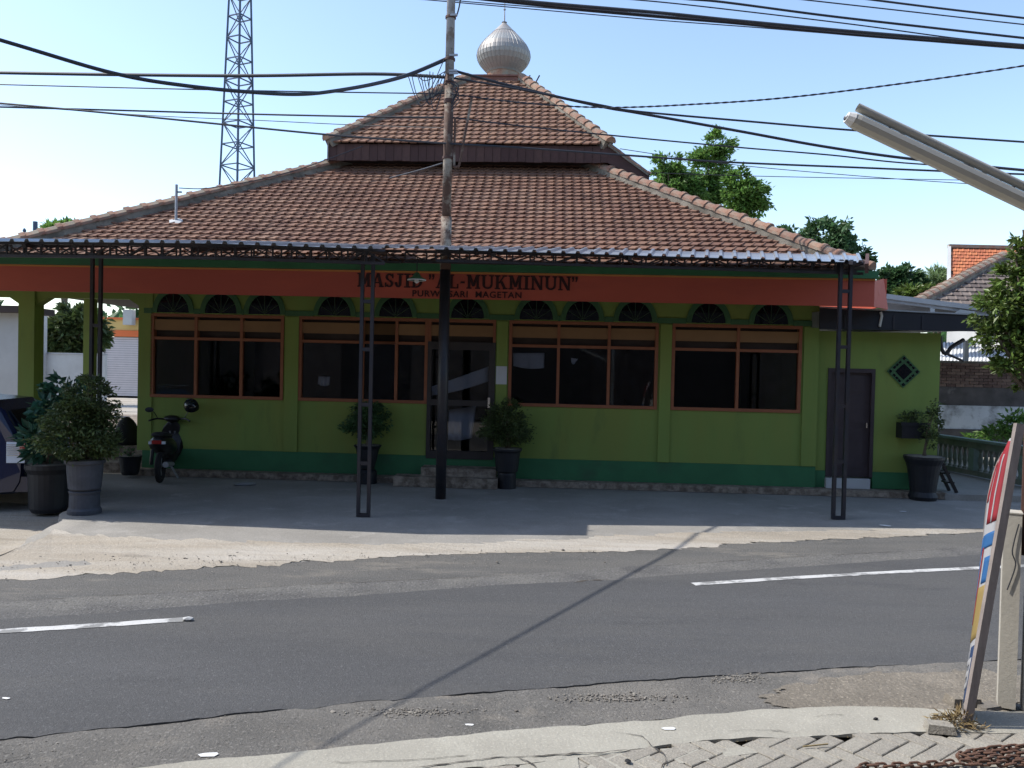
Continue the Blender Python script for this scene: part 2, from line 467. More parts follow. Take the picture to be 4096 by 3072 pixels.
# dashes of the centre line
def dash(px, wd, name):
    c = smoothpath([gp(u, v, 0.0) for u, v in px], 10)
    mb = MB()
    for i, p in enumerate(c):
        d = (c[min(i+1, len(c)-1)]-c[max(i-1, 0)]).normalized()
        s = Vector((-d.y, d.x, 0))*wd/2
        ja, jb = 1+0.22*noise.noise(p*7), 1+0.22*noise.noise(p*9+Vector((5, 5, 0)))
        mb.v += [(p.x+s.x*ja, p.y+s.y*ja, 0.0122), (p.x-s.x*jb, p.y-s.y*jb, 0.0122)]
    for i in range(len(c)-1):
        mb.f.append((2*i+1, 2*i+3, 2*i+2, 2*i))
    return tag(mb.build(name, 'white_paint'), kind='structure')
dash([(-700, 2575), (0, 2531), (370, 2508), (735, 2483)], 0.105, 'road_marking')
dash([(2772, 2341), (3200, 2314), (3600, 2291), (3915, 2276), (4500, 2250)], 0.10, 'road_marking')

# forecourt slab in front of the mosque
L_left = [gp(30, 2225), gp(110, 2165), gp(190, 2118), gp(217, 2104), gp(252, 2058), Vector((-6.1, 11.6, 0)), Vector((-7.2, 12.2, 0)), Vector((-9.5, 12.6, 0)), Vector((-9.5, 15.2, 0))]
def left_x(y):
    for a, b in zip(L_left, L_left[1:]):
        if a.y <= y <= b.y:
            return a.x+(b.x-a.x)*(y-a.y)/max(1e-6, b.y-a.y)
    return L_left[0].x if y < L_left[0].y else L_left[-1].x
mb = MB()
nj, ni = 46, 70
far = [Vector((p.x, p.y, 0)) for p in resample(L_far, 600)]
def far_y(x):
    q = min(far, key=lambda p: abs(p.x-x))
    return q.y
for i in range(ni):
    tx = i/(ni-1)
    for j in range(nj):
        ty = j/(nj-1)
        # rows from the road edge to the building
        x = -5.4+tx*21.4
        y0 = far_y(x)-0.10
        y = y0+(15.6-y0)*ty**1.1
        lx = left_x(y)
        x2 = lx+(x+5.4)*(16-lx)/21.4
        edge = 0.10*noise.noise(Vector((y*2.0, 1, 2)))*(1-tx)**8
        ztop = 0.004+0.028*ss(0, 0.10, ty)+0.006*noise.noise(Vector((x2*0.7, y*0.9, 0)))*ss(0, 0.2, ty)*(1-ss(0.3, 0.6, ty))
        mb.v.append((x2+edge, y, ztop-0.02))
for i in range(ni-1):
    for j in range(nj-1):
        q = i*nj+j
        mb.f.append((q, q+nj, q+nj+1, q+1))
k = len(mb.v)
for j in range(nj):
    a = mb.v[j]
    mb.v.append((a[0]-0.05, a[1], -0.22))
for j in range(nj-1):
    mb.f.append((j, j+1, k+j+1, k+j))
tag(mb.build('forecourt', 'forecourt', smooth=True), kind='structure')

# loose earth and grit between forecourt and asphalt: a thin uneven skirt
L_verge = gline([(0, 2236), (217, 2140), (700, 2170), (1400, 2190), (2048, 2180), (2600, 2150), (3100, 2135), (3600, 2128), (3950, 2124)])
strip('dirt_verge', L_verge, L_far, 0.038, 'dirt', ja=0.22, jb=0.16, rows=9, amp=0.010, zb=0.003)

# near side: concrete apron and brick paving
mb = MB()
ap = resample(L_apron, 500)
L_in = gline([(-300, 3330), (741, 3230), (1700, 3110), (2300, 3052), (2800, 2978), (3200, 2962), (3500, 2951), (3700, 2945), (3956, 2950)])
strip('concrete_apron', L_apron, L_in, 0.028, 'apron', ja=0.02, jb=0.015, rows=6, thick=0.02, amp=0.003)
# front lip of the apron
mbl = MB()
for p in ap:
    mbl.v += [(p.x, p.y+0.015, -0.03), (p.x, p.y-0.004, 0.027)]
for i in range(len(ap)-1):
    mbl.f.append((2*i, 2*i+2, 2*i+3, 2*i+1))
tag(mbl.build('kerb', 'apron'), kind='structure')
# sand bed below the paving, and the paving blocks one by one
mb = MB()
mb.add([(-.45, -2.4, 0.015), (14, -2.4, 0.015), (14, 5.0, 0.015), (-.45, 4.02, 0.015)], [(0, 1, 2, 3)])
bed = tag(mb.build('paving', 'soil'), kind='structure')
bm_ = MB()
PL, PW, PH = 0.212, 0.106, 0.03
g = 0.0035
bm_.add([(g, g, 0), (PL-g, g, 0), (PL-g, PW-g, 0), (g, PW-g, 0),
         (g, g, PH-0.004), (PL-g, g, PH-0.004), (PL-g, PW-g, PH-0.004), (g, PW-g, PH-0.004),
         (g+.004, g+.004, PH), (PL-g-.004, g+.004, PH), (PL-g-.004, PW-g-.004, PH), (g+.004, PW-g-.004, PH)],
        [(0, 1, 5, 4), (1, 2, 6, 5), (2, 3, 7, 6), (3, 0, 4, 7), (4, 5, 9, 8), (5, 6, 10, 9), (6, 7, 11, 10), (7, 4, 8, 11), (8, 9, 10, 11)])
paver_me = bm_.mesh('paving_block', 'paver')
inl = resample(L_in, 500)
def in_y(x):
    return min(inl, key=lambda p: abs(p.x-x)).y
pr = random.Random(3)
o0 = gp(3300, 3000, 0.03)
rot = R(-52)
ca, sa = math.cos(rot), math.sin(rot)
placed = 0
for I in range(-26, 27):
    for J in range(-26, 27):
        # herringbone: steps of one block width, alternating headers and stretchers
        for kind_ in (0, 1):
            if kind_ == 0:
                lx, ly, ang = I*PW+J*2*PL, I*PW, 0.0
            else:
                lx, ly, ang = I*PW+J*2*PL, I*PW, math.pi/2
            cx, cy = lx+PL/2, ly+PW/2
            if kind_ == 1:
                cx, cy = lx-PW/2, ly+PL/2
            X = o0.x+cx*ca-cy*sa
            Y = o0.y+cx*sa+cy*ca
            if Y > in_y(X)+0.03 or Y < 3.95 or X < -0.15 or X > 3.35:
                continue
            o = link('paving_block', paver_me, bed)
            rz_ = rot+ang+pr.uniform(-0.02, 0.02)
            ox, oy = lx, ly
            o.location = (o0.x+ox*ca-oy*sa, o0.y+ox*sa+oy*ca, -0.0075+pr.uniform(-0.002, 0.002))
            o.rotation_euler = (pr.uniform(-.01, .01), pr.uniform(-.01, .01), rz_)
            placed += 1
# broken concrete slabs left of the blocks
def slab(px, name, z=0.024, m='apron', t=0.04):
    p = [gp(u, v, z) for u, v in px]
    mb = MB().prism([(q.x, q.y, 0) for q in p], (0, 0, z-t), (0, 0, z+pr.uniform(-.004, .006)))
    o = mb.build(name, m, bed)
    return o
for q in ([(2400, 3008), (2580, 2996), (2640, 3072), (2330, 3090)], [(2640, 2994), (2780, 2984), (2840, 3040), (2720, 3052)],
          [(2880, 2992), (3040, 2982), (3030, 3010), (2900, 3025)], [(2080, 3062), (2310, 3030), (2320, 3095), (2060, 3120)],
          [(1780, 3112), (2040, 3072), (2030, 3130), (1760, 3160)]):
    slab(q, 'broken_slab')

# ---- cracks in the concrete and the asphalt: thin ribbons of packed dirt
MT['crack'] = M('crack', (0.06, 0.052, 0.043), 0.95, 0.2, 20)
def crack(pxs, wd, z, amp=0.012):
    c = resample(smoothpath([gp(u, v, z) for u, v in pxs], 8), 90)
    mb = MB()
    for i, p in enumerate(c):
        d = (c[min(i+1, 89)]-c[max(i-1, 0)]).normalized()
        sd_ = Vector((-d.y, d.x, 0))
        p = p+sd_*amp*(noise.noise(p*9)+.6*noise.noise(p*31))
        h = wd*max(.12, .55+.9*noise.noise(p*13))*min(1, i/8, (89-i)/8)
        mb.v += [(p.x+sd_.x*h, p.y+sd_.y*h, z), (p.x-sd_.x*h, p.y-sd_.y*h, z)]
    for i in range(89):
        mb.f.append((2*i+1, 2*i+3, 2*i+2, 2*i))
    return tag(mb.build('crack', 'crack'), kind='structure')
for q, wd in (([(1660, 3072), (1900, 3040), (2080, 3024), (2300, 3014), (2560, 2996)], .007), ([(2070, 3030), (2130, 3052), (2160, 3090)], .006), ([(2440, 2925), (2560, 2945), (2610, 2985)], .004),
              ([(2610, 2985), (2660, 3030), (2640, 3080)], .006), ([(1300, 3048), (1600, 3040), (1900, 3020)], .003), ([(3250, 2868), (3330, 2856), (3380, 2862)], .003), ([(2900, 2925), (3060, 2920), (3200, 2930)], .0025)):
    crack(q, wd, 0.0335)
for q, wd, am in (([(2290, 2331), (2340, 2322), (2440, 2318)], .022, .02), ([(0, 2405), (600, 2374), (1300, 2335), (2048, 2301)], .006, .01), ([(2550, 2268), (3000, 2238), (3500, 2210), (3900, 2190)], .006, .01), ([(0, 3045), (60, 3030), (125, 3016)], .006, .01)):
    crack(q, wd, 0.0105, am)

# ---- small stones and rubble
def rock_mesh(seed, name='stone', m='stone'):
    r_ = random.Random(seed)
    mb = MB()
    t = (1+5**.5)/2
    vs = [(-1, t, 0), (1, t, 0), (-1, -t, 0), (1, -t, 0), (0, -1, t), (0, 1, t), (0, -1, -t), (0, 1, -t), (t, 0, -1), (t, 0, 1), (-t, 0, -1), (-t, 0, 1)]
    fs = [(0, 11, 5), (0, 5, 1), (0, 1, 7), (0, 7, 10), (0, 10, 11), (1, 5, 9), (5, 11, 4), (11, 10, 2), (10, 7, 6), (7, 1, 8), (3, 9, 4), (3, 4, 2), (3, 2, 6), (3, 6, 8), (3, 8, 9), (4, 9, 5), (2, 4, 11), (6, 2, 10), (8, 6, 7), (9, 8, 1)]
    sx, sy, sz = r_.uniform(.8, 1.3), r_.uniform(.7, 1.1), r_.uniform(.5, .8)
    mb.add([Vector((x*sx, y*sy, z*sz))*0.5*r_.uniform(.8, 1.15) for x, y, z in vs], fs)
    return mb
def scatter(name, label, pts, m='stone', kind='stuff'):
    mb = MB()
    bases = [rock_mesh(s) for s in range(8)]
    r_ = random.Random(11)
    for p, s in pts:
        b = r_.choice(bases)
        a = r_.uniform(0, 6.28)
        c_, s_ = math.cos(a), math.sin(a)
        mb.add([(p.x+(x*c_-y*s_)*s, p.y+(x*s_+y*c_)*s, p.z+z*s*0.8) for x, y, z in b.v], b.f)
    o = mb.build(name, m)
    return tag(o, label, 'gravel', kind=kind)
sr = random.Random(5)
pts = []
for cu, cv, n_, du, dv in ((1640, 2846, 260, 120, 9), (2480, 2790, 260, 130, 9), (2950, 2712, 160, 60, 10)):
    for _ in range(n_):
        pts.append((gp(sr.gauss(cu, du), sr.gauss(cv, dv), 0.002), sr.uniform(0.003, 0.010)*(1.7 if sr.random() < .08 else 1)))
for _ in range(900):          # along the broken edge of the new asphalt
    k = sr.random()
    u = sr.uniform(900, 3960)
    v0 = 2861+(2645-2861)*(u-926)/(3956-926)
    v = v0+abs(sr.gauss(0, 1))*(22 if u < 2900 else 48)+4
    pts.append((gp(u, v, -0.01), sr.uniform(0.004, 0.011)*(1.6 if sr.random() < .08 else 1)))
for _ in range(900):          # dirt patch by the post
    u, v = sr.uniform(3050, 3990), sr.uniform(2690, 2850)
    pts.append((gp(u, v, -0.008), sr.uniform(0.003, 0.012)*(1.7 if sr.random() < .06 else 1)))
for _ in range(500):
    u, v = sr.uniform(0, 4000), sr.uniform(2700, 3060)
    pts.append((gp(u, v, 0.0), sr.uniform(0.002, 0.006)))
for _ in range(420):          # far verge
    u = sr.uniform(0, 2500)
    v = sr.gauss(2250-(u/2500)*35, 24)
    if v > 2170:
        pts.append((gp(u, v, 0.018), sr.uniform(0.004, 0.010)*(1.9 if sr.random() < .05 else 1)))
scatter('gravel', 'grey grit and small stones strewn along the road edges', pts)
# ragged patches: dirt by the post, sandy potholes in the shoulder
def patch(name, cu, cv, ru, rv, z, m, ragged, seed, cell=0.008):
    """patch with a broken outline: small cells kept where an ellipse plus noise says so"""
    c0 = gp(cu, cv, 0)
    hx_ = (gp(cu+ru, cv, 0)-c0)
    hy_ = (gp(cu, cv-rv, 0)-c0)
    a, b = hx_.length, hy_.length
    ex_, ey_ = hx_.normalized(), hy_.normalized()
    mb = MB()
    nx_, ny_ = int(a*1.5/cell), int(b*1.7/cell)
    keep = {}
    def vid(i, j):
        if (i, j) not in keep:
            p = c0+ex_*(i*cell)+ey_*(j*cell)
            q = Vector((p.x*40, p.y*40, seed))
            p = p+ex_*cell*.4*noise.noise(q)+ey_*cell*.4*noise.noise(q+Vector((9, 9, 9)))
            keep[(i, j)] = len(mb.v)
            mb.v.append((p.x, p.y, z))
        return keep[(i, j)]
    for i in range(-nx_, nx_):
        for j in range(-ny_, ny_):
            x, y = (i+.5)*cell, (j+.5)*cell
            r2 = (x/a)**2+(y/b)**2
            q = Vector((x, y, seed))
            n_ = noise.noise(q*2.2)+.7*noise.noise(q*6)+.35*noise.noise(q*16)
            if r2+ragged*n_ < 1:
                mb.f.append((vid(i, j), vid(i+1, j), vid(i+1, j+1), vid(i, j+1)))
    o = mb.build(name, m)
    if o.data.polygons[0].normal.z < 0:
        o.data.flip_normals()
    return tag(o, kind='structure')
patch('dirt_patch', 3760, 2768, 620, 80, 0.005, 'soil', .6, 4, .009)

# ================================================================ THE MOSQUE
mosque = empty('mosque', BO, 'green mosque with two-tiered tiled roof and red lettered fascia', 'mosque', rz=-BA)
XL, XR = wx(575, 1500), wx(3268, 1600)          # main front from the porch corner to the annex
PZ = 0.13                                        # ledge height
FL = 0.45                                        # floor level
EAVE_Y, EAVE_Z, PITCH_L = -1.0, 3.74, 0.646
# --- windows: (left u, right u, top v at left, bottom v at left, mullions)
WIN = [(606, 1138, 1250, 1578, (783, 965)), (1198, 1706, 1262, 1598, (1585,)), (2038, 2636, 1283, 1630, (2233, 2435)), (2690, 3210, 1298, 1648, (2951,))]
def wrect(ul, ur, vt, vb):
    um = (ul+ur)/2
    x0, z1 = wl(ul, vt)
    z0 = wz(ul, vb)
    return x0, wx(ur, vt), z0, z1
wins = [wrect(*q[:4]) for q in WIN]
ztop = sum(q[3] for q in wins)/4
zbot = sum(q[2] for q in wins)/4
wins = [(a, b, zbot, ztop) for a, b, c, d in wins]
# the door bay
DX0, DX1 = wx(1708, 1600), wx(1978, 1600)
bay2 = (wins[1][0], DX1, zbot, ztop)
# --- wall built round its openings
def wall_with_holes(name, x0, x1, z0, z1, holes, y0, y1, m, parent):
    mb = MB()
    cuts = sorted(set([x0, x1]+[h[0] for h in holes]+[h[1] for h in holes]))
    for a, b in zip(cuts, cuts[1:]):
        mid = (a+b)/2
        hs = sorted([(h[2], h[3]) for h in holes if h[0] <= mid <= h[1]])
        z = z0
        for c, d in hs:
            if c > z+1e-4:
                mb.box(a, b, y0, y1, z, c)
            z = max(z, d)
        if z < z1-1e-4:
            mb.box(a, b, y0, y1, z, z1)
    return mb.build(name, m, parent)
holes = [(a, b, c, d) for a, b, c, d in wins]+[(DX0, DX1, FL, ztop)]
holes[1] = (wins[1][0], DX0-0.0005, zbot, ztop)
BANDZ = wz(1024, 1803)
wall = wall_with_holes('front_wall', XL, XR, BANDZ+0.002, 3.62, holes, 0.0, 0.16, 'wall_green', mosque)
lowband = wall_with_holes('base_band', XL-0.004, XR+0.004, PZ, BANDZ, [(DX0, DX1, FL, BANDZ+0.1)], -0.012, 0.16, 'band_green', mosque)
# pilasters between window groups
for ua, ub in ((1142, 1196), (2640, 2686)):
    MB().box(wx(ua, 1400), wx(ub, 1400), -0.035, -0.002, BANDZ+0.003, ztop-0.02).build('pilaster', 'wall_green', mosque)
MB().box(DX1+0.02, wins[2][0]-0.02, -0.03, -0.002, BANDZ+0.003, ztop-0.02).build('pilaster', 'wall_green', mosque)
MB().box(wins[3][1]+0.03, XR, -0.03, -0.002, BANDZ+0.003, ztop-0.02).build('pilaster', 'wall_green', mosque)
# ledge with rough stone face
MB().box(XL-0.1, wx(3760, 1960)+0.0, -0.24, -0.013, 0.02, PZ-0.002).build('ledge', 'plinth_stone', mosque)
# main body behind: side and rear walls, floor, ceiling (dark inside)
mb = MB()
mb.box(XL, XL+0.15, 0.161, 13.0, 0.0, 3.62)
mb.box(XR-0.15, XR, 0.161, 13.0, 0.0, 3.62)
mb.box(XL, XR, 13.0, 13.15, 0.0, 3.62)
mb.build('side_wall', 'wall_green', mosque)
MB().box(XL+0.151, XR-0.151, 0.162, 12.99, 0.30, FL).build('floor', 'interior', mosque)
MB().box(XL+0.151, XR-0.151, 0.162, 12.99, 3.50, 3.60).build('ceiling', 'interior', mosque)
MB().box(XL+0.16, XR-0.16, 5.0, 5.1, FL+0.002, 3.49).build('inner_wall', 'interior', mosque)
# --- window frames, tan vent panels and panes
FWD = 0.055
def window(x0, x1, z0, z1, mull, cut=None):
    f = MB().box(x0, x1, -0.02, 0.09, z1-FWD, z1)
    fo = f.build('window', 'frame_wood', mosque)
    MB().box(x0, x1, -0.025, 0.09, z0, z0+FWD).build('sill', 'frame_wood', fo)
    MB().box(x0, x0+FWD, -0.02, 0.09, z0+FWD, z1-FWD).build('jamb', 'frame_wood', fo)
    MB().box(x1-FWD, x1, -0.02, 0.09, z0+FWD, z1-FWD).build('jamb', 'frame_wood', fo)
    zr = z1-0.42
    xs_ = [x0+FWD]+[wx(u, 1450) for u in mull]+[x1-FWD]
    for x in xs_[1:-1]:
        MB().box(x-0.025, x+0.025, -0.015, 0.085, z0+FWD, z1-FWD).build('mullion', 'frame_wood', fo)
    for i, (a, b) in enumerate(zip(xs_, xs_[1:])):
        a2 = a+(0.025 if i else 0)
        b2 = b-(0.025 if i < len(xs_)-2 else 0)
        MB().box(a2, b2, -0.012, 0.08, zr-0.05, zr).build('transom', 'frame_wood', fo)
        MB().box(a2, b2, 0.0, 0.03, z1-0.105-0.195, z1-0.105).build('vent_panel', 'panel_tan', fo)
        MB().box(a2, b2, 0.040, 0.046, z0+FWD, zr-0.05).build('pane', 'glass_clear', fo)
        MB().box(a2, b2, 0.10, 0.11, zr, z1-FWD).build('vent_recess', 'dark_wood', fo)
    return fo
for (x0, x1, z0, z1), q in zip(wins, WIN):
    if q[0] == 1198:
        window(x0, DX0-0.001, z0, z1, q[4]+(1450,))
    else:
        window(x0, x1, z0, z1, q[4])
# door bay: overlight, dark frame, glazed leaf with a mid rail, handle, white cloths standing in for reflections
dt = wz(1850, 1368)
fo = MB().box(DX0, DX1, -0.02, 0.09, ztop-FWD, ztop).build('door_overlight', 'frame_wood', mosque)
MB().box(DX0, DX0+0.05, -0.015, 0.085, dt, ztop-FWD).build('jamb', 'frame_wood', fo)
MB().box(DX1-0.05, DX1, -0.015, 0.085, dt, ztop-FWD).build('jamb', 'frame_wood', fo)
MB().box(DX0+0.05, DX1-0.05, 0.0, 0.03, ztop-0.30, ztop-0.105).build('vent_panel', 'panel_tan', fo)
MB().box(DX0+0.05, DX1-0.05, 0.10, 0.11, dt, ztop-FWD).build('vent_recess', 'dark_wood', fo)
door = MB().box(DX0, DX1, -0.03, 0.09, dt-0.14, dt-0.001).build('main_door', 'door_dark', mosque)
dm = wz(1850, 1612)
for a, b, c, d, nm in ((DX0, DX0+0.07, FL, dt-0.14, 'stile'), (DX1-0.11, DX1, FL, dt-0.14, 'stile'), (DX0+0.07, DX1-0.11, dm-0.05, dm+0.05, 'mid_rail'), (DX0+0.07, DX1-0.11, FL, FL+0.14, 'bottom_rail')):
    MB().box(a, b, -0.03, 0.09, c, d).build(nm, 'door_dark', door)
MB().box(DX0+0.07, DX1-0.11, 0.03, 0.036, dm+0.05, dt-0.14).build('pane', 'glass_clear', door)
MB().box(DX0+0.07, DX1-0.11, 0.03, 0.036, FL+0.14, dm-0.05).build('pane', 'glass_clear', door)
hx = wx(1957, 1600)
MB().box(hx-0.02, hx+0.02, -0.075, -0.03, wz(1957, 1630), wz(1957, 1590)).build('handle', 'chrome', door)
# steps to the door
MB().box(wx(1600, 1850), wx(2000, 1850), -0.62, -0.241, 0.02, 0.19).build('step', 'plinth_stone', mosque)
MB().box(DX0-0.02, wx(1990, 1850), -0.40, -0.014, 0.1901, 0.33).build('step', 'plinth_stone', mosque)
# cloths added close behind the panes in place of reflections in the glass
def cloth(px, y, label, name='reflection_cloth', sway=0.03):
    q = [wl(u, v, y) for u, v in px]
    mb = MB()
    n, k = 14, 6
    for i in range(n+1):
        t = i/n
        ax, az = q[0][0]+(q[1][0]-q[0][0])*t, q[0][1]+(q[1][1]-q[0][1])*t
        bx, bz_ = q[3][0]+(q[2][0]-q[3][0])*t, q[3][1]+(q[2][1]-q[3][1])*t
        for j in range(k+1):
            f = j/k
            mb.v.append((ax+(bx-ax)*f, y+sway*math.sin(t*19)*f, az+(bz_-az)*f-.03*math.sin(math.pi*t)*f))
    for i in range(n):
        for j in range(k):
            a_ = i*(k+1)+j
            mb.f.append((a_, a_+1, a_+k+2, a_+k+1))
    o = mb.build(name, 'reflection_white', smooth=True)
    o.location = BO
    o.rotation_euler = (0, 0, -BA)
    sm = o.modifiers.new('thick', 'SOLIDIFY')
    sm.thickness = .004
    return tag(o, label, 'cloth')
cloth([(2052, 1412), (2178, 1412), (2176, 1472), (2054, 1464)], .22, 'white cloth standing in for a reflection in the window right of the door')
cloth([(1716, 1550), (1955, 1466), (1955, 1525), (1722, 1585)], .22, 'slanting white cloth standing in for a reflection in the door glass')
cloth([(1795, 1640), (1905, 1622), (1888, 1752), (1792, 1758)], .30, 'pale crumpled cloth standing in for a low reflection in the door glass', sway=.02)
cloth([(1274, 1505), (1320, 1507), (1318, 1540), (1272, 1536)], .25, 'small white cloth standing in for a reflection in the left pane beside the door')
cloth([(2285, 1432), (2312, 1436), (2300, 1452), (2286, 1450)], .25, 'white scrap of cloth standing in for a reflection in the middle pane right of the door')
# paper notice on the pilaster
MB().box(wx(1984, 1500), wx(2028, 1500), -0.034, -0.031, wz(2005, 1537), wz(2005, 1465)).build('notice', 'paper', mosque)
# --- fan lights: dark half-rounds with green surround and ribs
ARC = [694, 885, 1059, 1339, 1583, 1871, 2145, 2330, 2541, 2834, 3084]
za = ztop+0.02
def arch_pts(cx, r, y, n=18, z=za, k=1.18):
    return [(cx+r*math.cos(math.pi*i/n), y, z+r*k*math.sin(math.pi*i/n)) for i in range(n+1)]
for u in ARC:
    cx = wx(u, 1260)
    ro, ri = 0.385, 0.295
    A, B = arch_pts(cx, ro, -0.03), arch_pts(cx, ri, -0.03)
    mb = MB()
    n = len(A)
    for i in range(n-1):
        mb.hexa([B[i], A[i], A[i+1], B[i+1]]+[(p[0], -0.001, p[2]) for p in (B[i], A[i], A[i+1], B[i+1])])
    su = mb.build('fanlight', 'trim_green', mosque)
    MB().prism(arch_pts(cx, ri-0.001, -0.012), (0, 0, 0), (0, 0.011, 0)).build('pane', 'glass_dark', su)
    for a in (30, 60, 90, 120, 150):
        t = R(a)
        MB().bar((cx, -0.016, za+0.01), (cx+ri*0.97*math.cos(t), -0.016, za+1.14*ri*math.sin(t)), 0.014, 0.012, (0, 1, 0)).build('glazing_bar', 'rib', su)
xs_ = [XL]+sum([[wx(u, 1260)-0.386, wx(u, 1260)+0.386] for u in ARC], [])+[XR]
for a, b in zip(xs_[::2], xs_[1::2]):
    if b-a > 0.02:
        MB().box(a, b, -0.028, -0.001, za-0.02, za+0.075).build('string_course', 'trim_green', mosque)
# --- fascia: red board with lettering, green gutter band on top, soffit
EXL, EXR = -11.6, wx(3497, 1180, EAVE_Y)
fz1 = wz(2048, 1099, EAVE_Y)
fz0 = wz(2048, 1200, EAVE_Y)
fas = MB().box(EXL, EXR, EAVE_Y, EAVE_Y+0.04, fz0, fz1).build('fascia', 'fascia_red', mosque)
MB().box(EXL, EXR+0.01, EAVE_Y-0.012, EAVE_Y+0.05, fz1+0.001, fz1+0.03).build('fascia_bead', 'fascia_orange', fas)
MB().box(EXL, EXR+0.02, EAVE_Y-0.10, EAVE_Y+0.05, fz1+0.031, fz1+0.15).build('gutter', 'band_green', fas)
MB().box(EXL, EXR, EAVE_Y+0.041, -0.001, 3.621, 3.66).build('soffit', 'wall_green', mosque)
# splayed end of the fascia, running back along the side eave
MB().hexa([(EXR+0.001, EAVE_Y, fz0), (EXR+0.43, EAVE_Y+0.5, fz0), (EXR+0.43, EAVE_Y+0.54, fz0), (EXR+0.001, EAVE_Y+0.04, fz0),
           (EXR+0.001, EAVE_Y, fz1), (EXR+0.34, EAVE_Y+0.5, fz1+0.1), (EXR+0.34, EAVE_Y+0.54, fz1+0.1), (EXR+0.001, EAVE_Y+0.04, fz1)]).build('fascia_return', 'fascia_red', fas)
MB().box(EXR+0.36, EXR+0.42, EAVE_Y+0.56, 12.0, fz0+0.05, fz1+0.1).build('side_fascia', 'fascia_red', mosque)

# --- lettering
def serif(ch):
    P = []                          # convex polygons in a cell of height 1
    def b(x0, y0, x1, y1):
        P.append([(x0, y0), (x1, y0), (x1, y1), (x0, y1)])
    def dg(x0, y0, x1, y1, t):
        P.append([(x0-t/2, y0), (x0+t/2, y0), (x1+t/2, y1), (x1-t/2, y1)])
    def arc(cx, cy, rx, ry, a0, a1, t, n=9):
        for i in range(n):
            p, q = R(a0+(a1-a0)*i/n), R(a0+(a1-a0)*(i+1)/n)
            P.append([(cx+(rx-t)*math.cos(p), cy+(ry-t*.6)*math.sin(p)), (cx+rx*math.cos(p), cy+ry*math.sin(p)), (cx+rx*math.cos(q), cy+ry*math.sin(q)), (cx+(rx-t)*math.cos(q), cy+(ry-t*.6)*math.sin(q))])
    S = 0.09
    if ch == 'M':
        b(.10, 0, .30, 1); b(.78, 0, .98, 1); b(0, 0, .40, S); b(.68, 0, 1.08, S); b(0, 1-S, .3, 1); b(.78, 1-S, 1.08, 1)
        dg(.54, .18, .24, 1, .2); dg(.54, .18, .84, 1, .2); return P, 1.08
    if ch == 'A':
        dg(.13, 0, .44, 1, .12); dg(.76, 0, .48, 1, .24); b(.24, .28, .66, .37); b(0, 0, .3, S); b(.56, 0, .95, S); return P, .95
    if ch == 'S':
        arc(.36, .735, .31, .265, 20, 262, .19); arc(.36, .265, .31, .265, -160, 90, .19); b(.58, .66, .68, .98); b(.02, .02, .12, .34); return P, .70
    if ch == 'J':
        b(.34, .25, .55, 1); b(.2, 1-S, .70, 1); arc(.30, .27, .25, .27, -180, 0, .2); b(.04, .22, .22, .38); return P, .70
    if ch == 'I':
        b(.14, 0, .36, 1); b(0, 0, .5, S); b(0, 1-S, .5, 1); return P, .5
    if ch == 'D':
        b(.10, 0, .31, 1); b(0, 0, .4, S); b(0, 1-S, .4, 1); arc(.36, .5, .50, .5, -90, 90, .2, 14); return P, .88
    if ch == 'L':
        b(.10, 0, .31, 1); b(0, 1-S, .42, 1); b(0, 0, .76, S); b(.66, 0, .76, .32); return P, .80
    if ch == 'U':
        b(.10, .3, .31, 1); b(.74, .3, .90, 1); b(0, 1-S, .42, 1); b(.62, 1-S, 1.0, 1); arc(.5, .32, .40, .32, -180, 0, .19, 12); return P, 1.0
    if ch == 'K':
        b(.10, 0, .31, 1); b(0, 0, .42, S); b(0, 1-S, .42, 1); dg(.32, .42, .74, 1, .13); dg(.80, 0, .50, .58, .24); b(.58, 1-S, .95, 1); b(.62, 0, 1.0, S); return P, 1.0
    if ch == 'N':
        b(.10, 0, .25, 1); b(.76, 0, .91, 1); dg(.82, 0, .20, 1, .24); b(0, 0, .36, S); b(0, 1-S, .25, 1); b(.64, 1-S, 1.0, 1); return P, 1.0
    if ch == '-':
        b(.05, .38, .38, .52); return P, .45
    if ch == '"':
        for k in (0, .26):
            b(k, .80, k+.17, 1.0); dg(k+.05, .62, k+.12, .82, .1)
        return P, .48
    return P, .35
def write(text, x0, x1, z0, h, y, parent):
    cells = [serif(c) for c in text]
    tot = sum(wd for _, wd in cells)+0.07*(len(text)-1)
    sx = (x1-x0)/tot
    x = x0
    for (P, wd), c in zip(cells, text):
        mb = MB()
        for i, poly in enumerate(P):
            dy = 0.0004*i
            mb.prism([(x+px_*sx, y, z0+pz*h) for px_, pz in poly], (0, -0.012-dy, 0), (0, 0, 0))
        if P:
            mb.build('letter', 'letter_dark', parent)
        x += (wd+0.07)*sx
yL = EAVE_Y-0.001
zl0 = wz(1870, 1155, yL)
write('MASJID "AL-MUKMINUN"', wx(1430, 1120, yL), wx(2313, 1120, yL), zl0, 0.228, yL, fas)
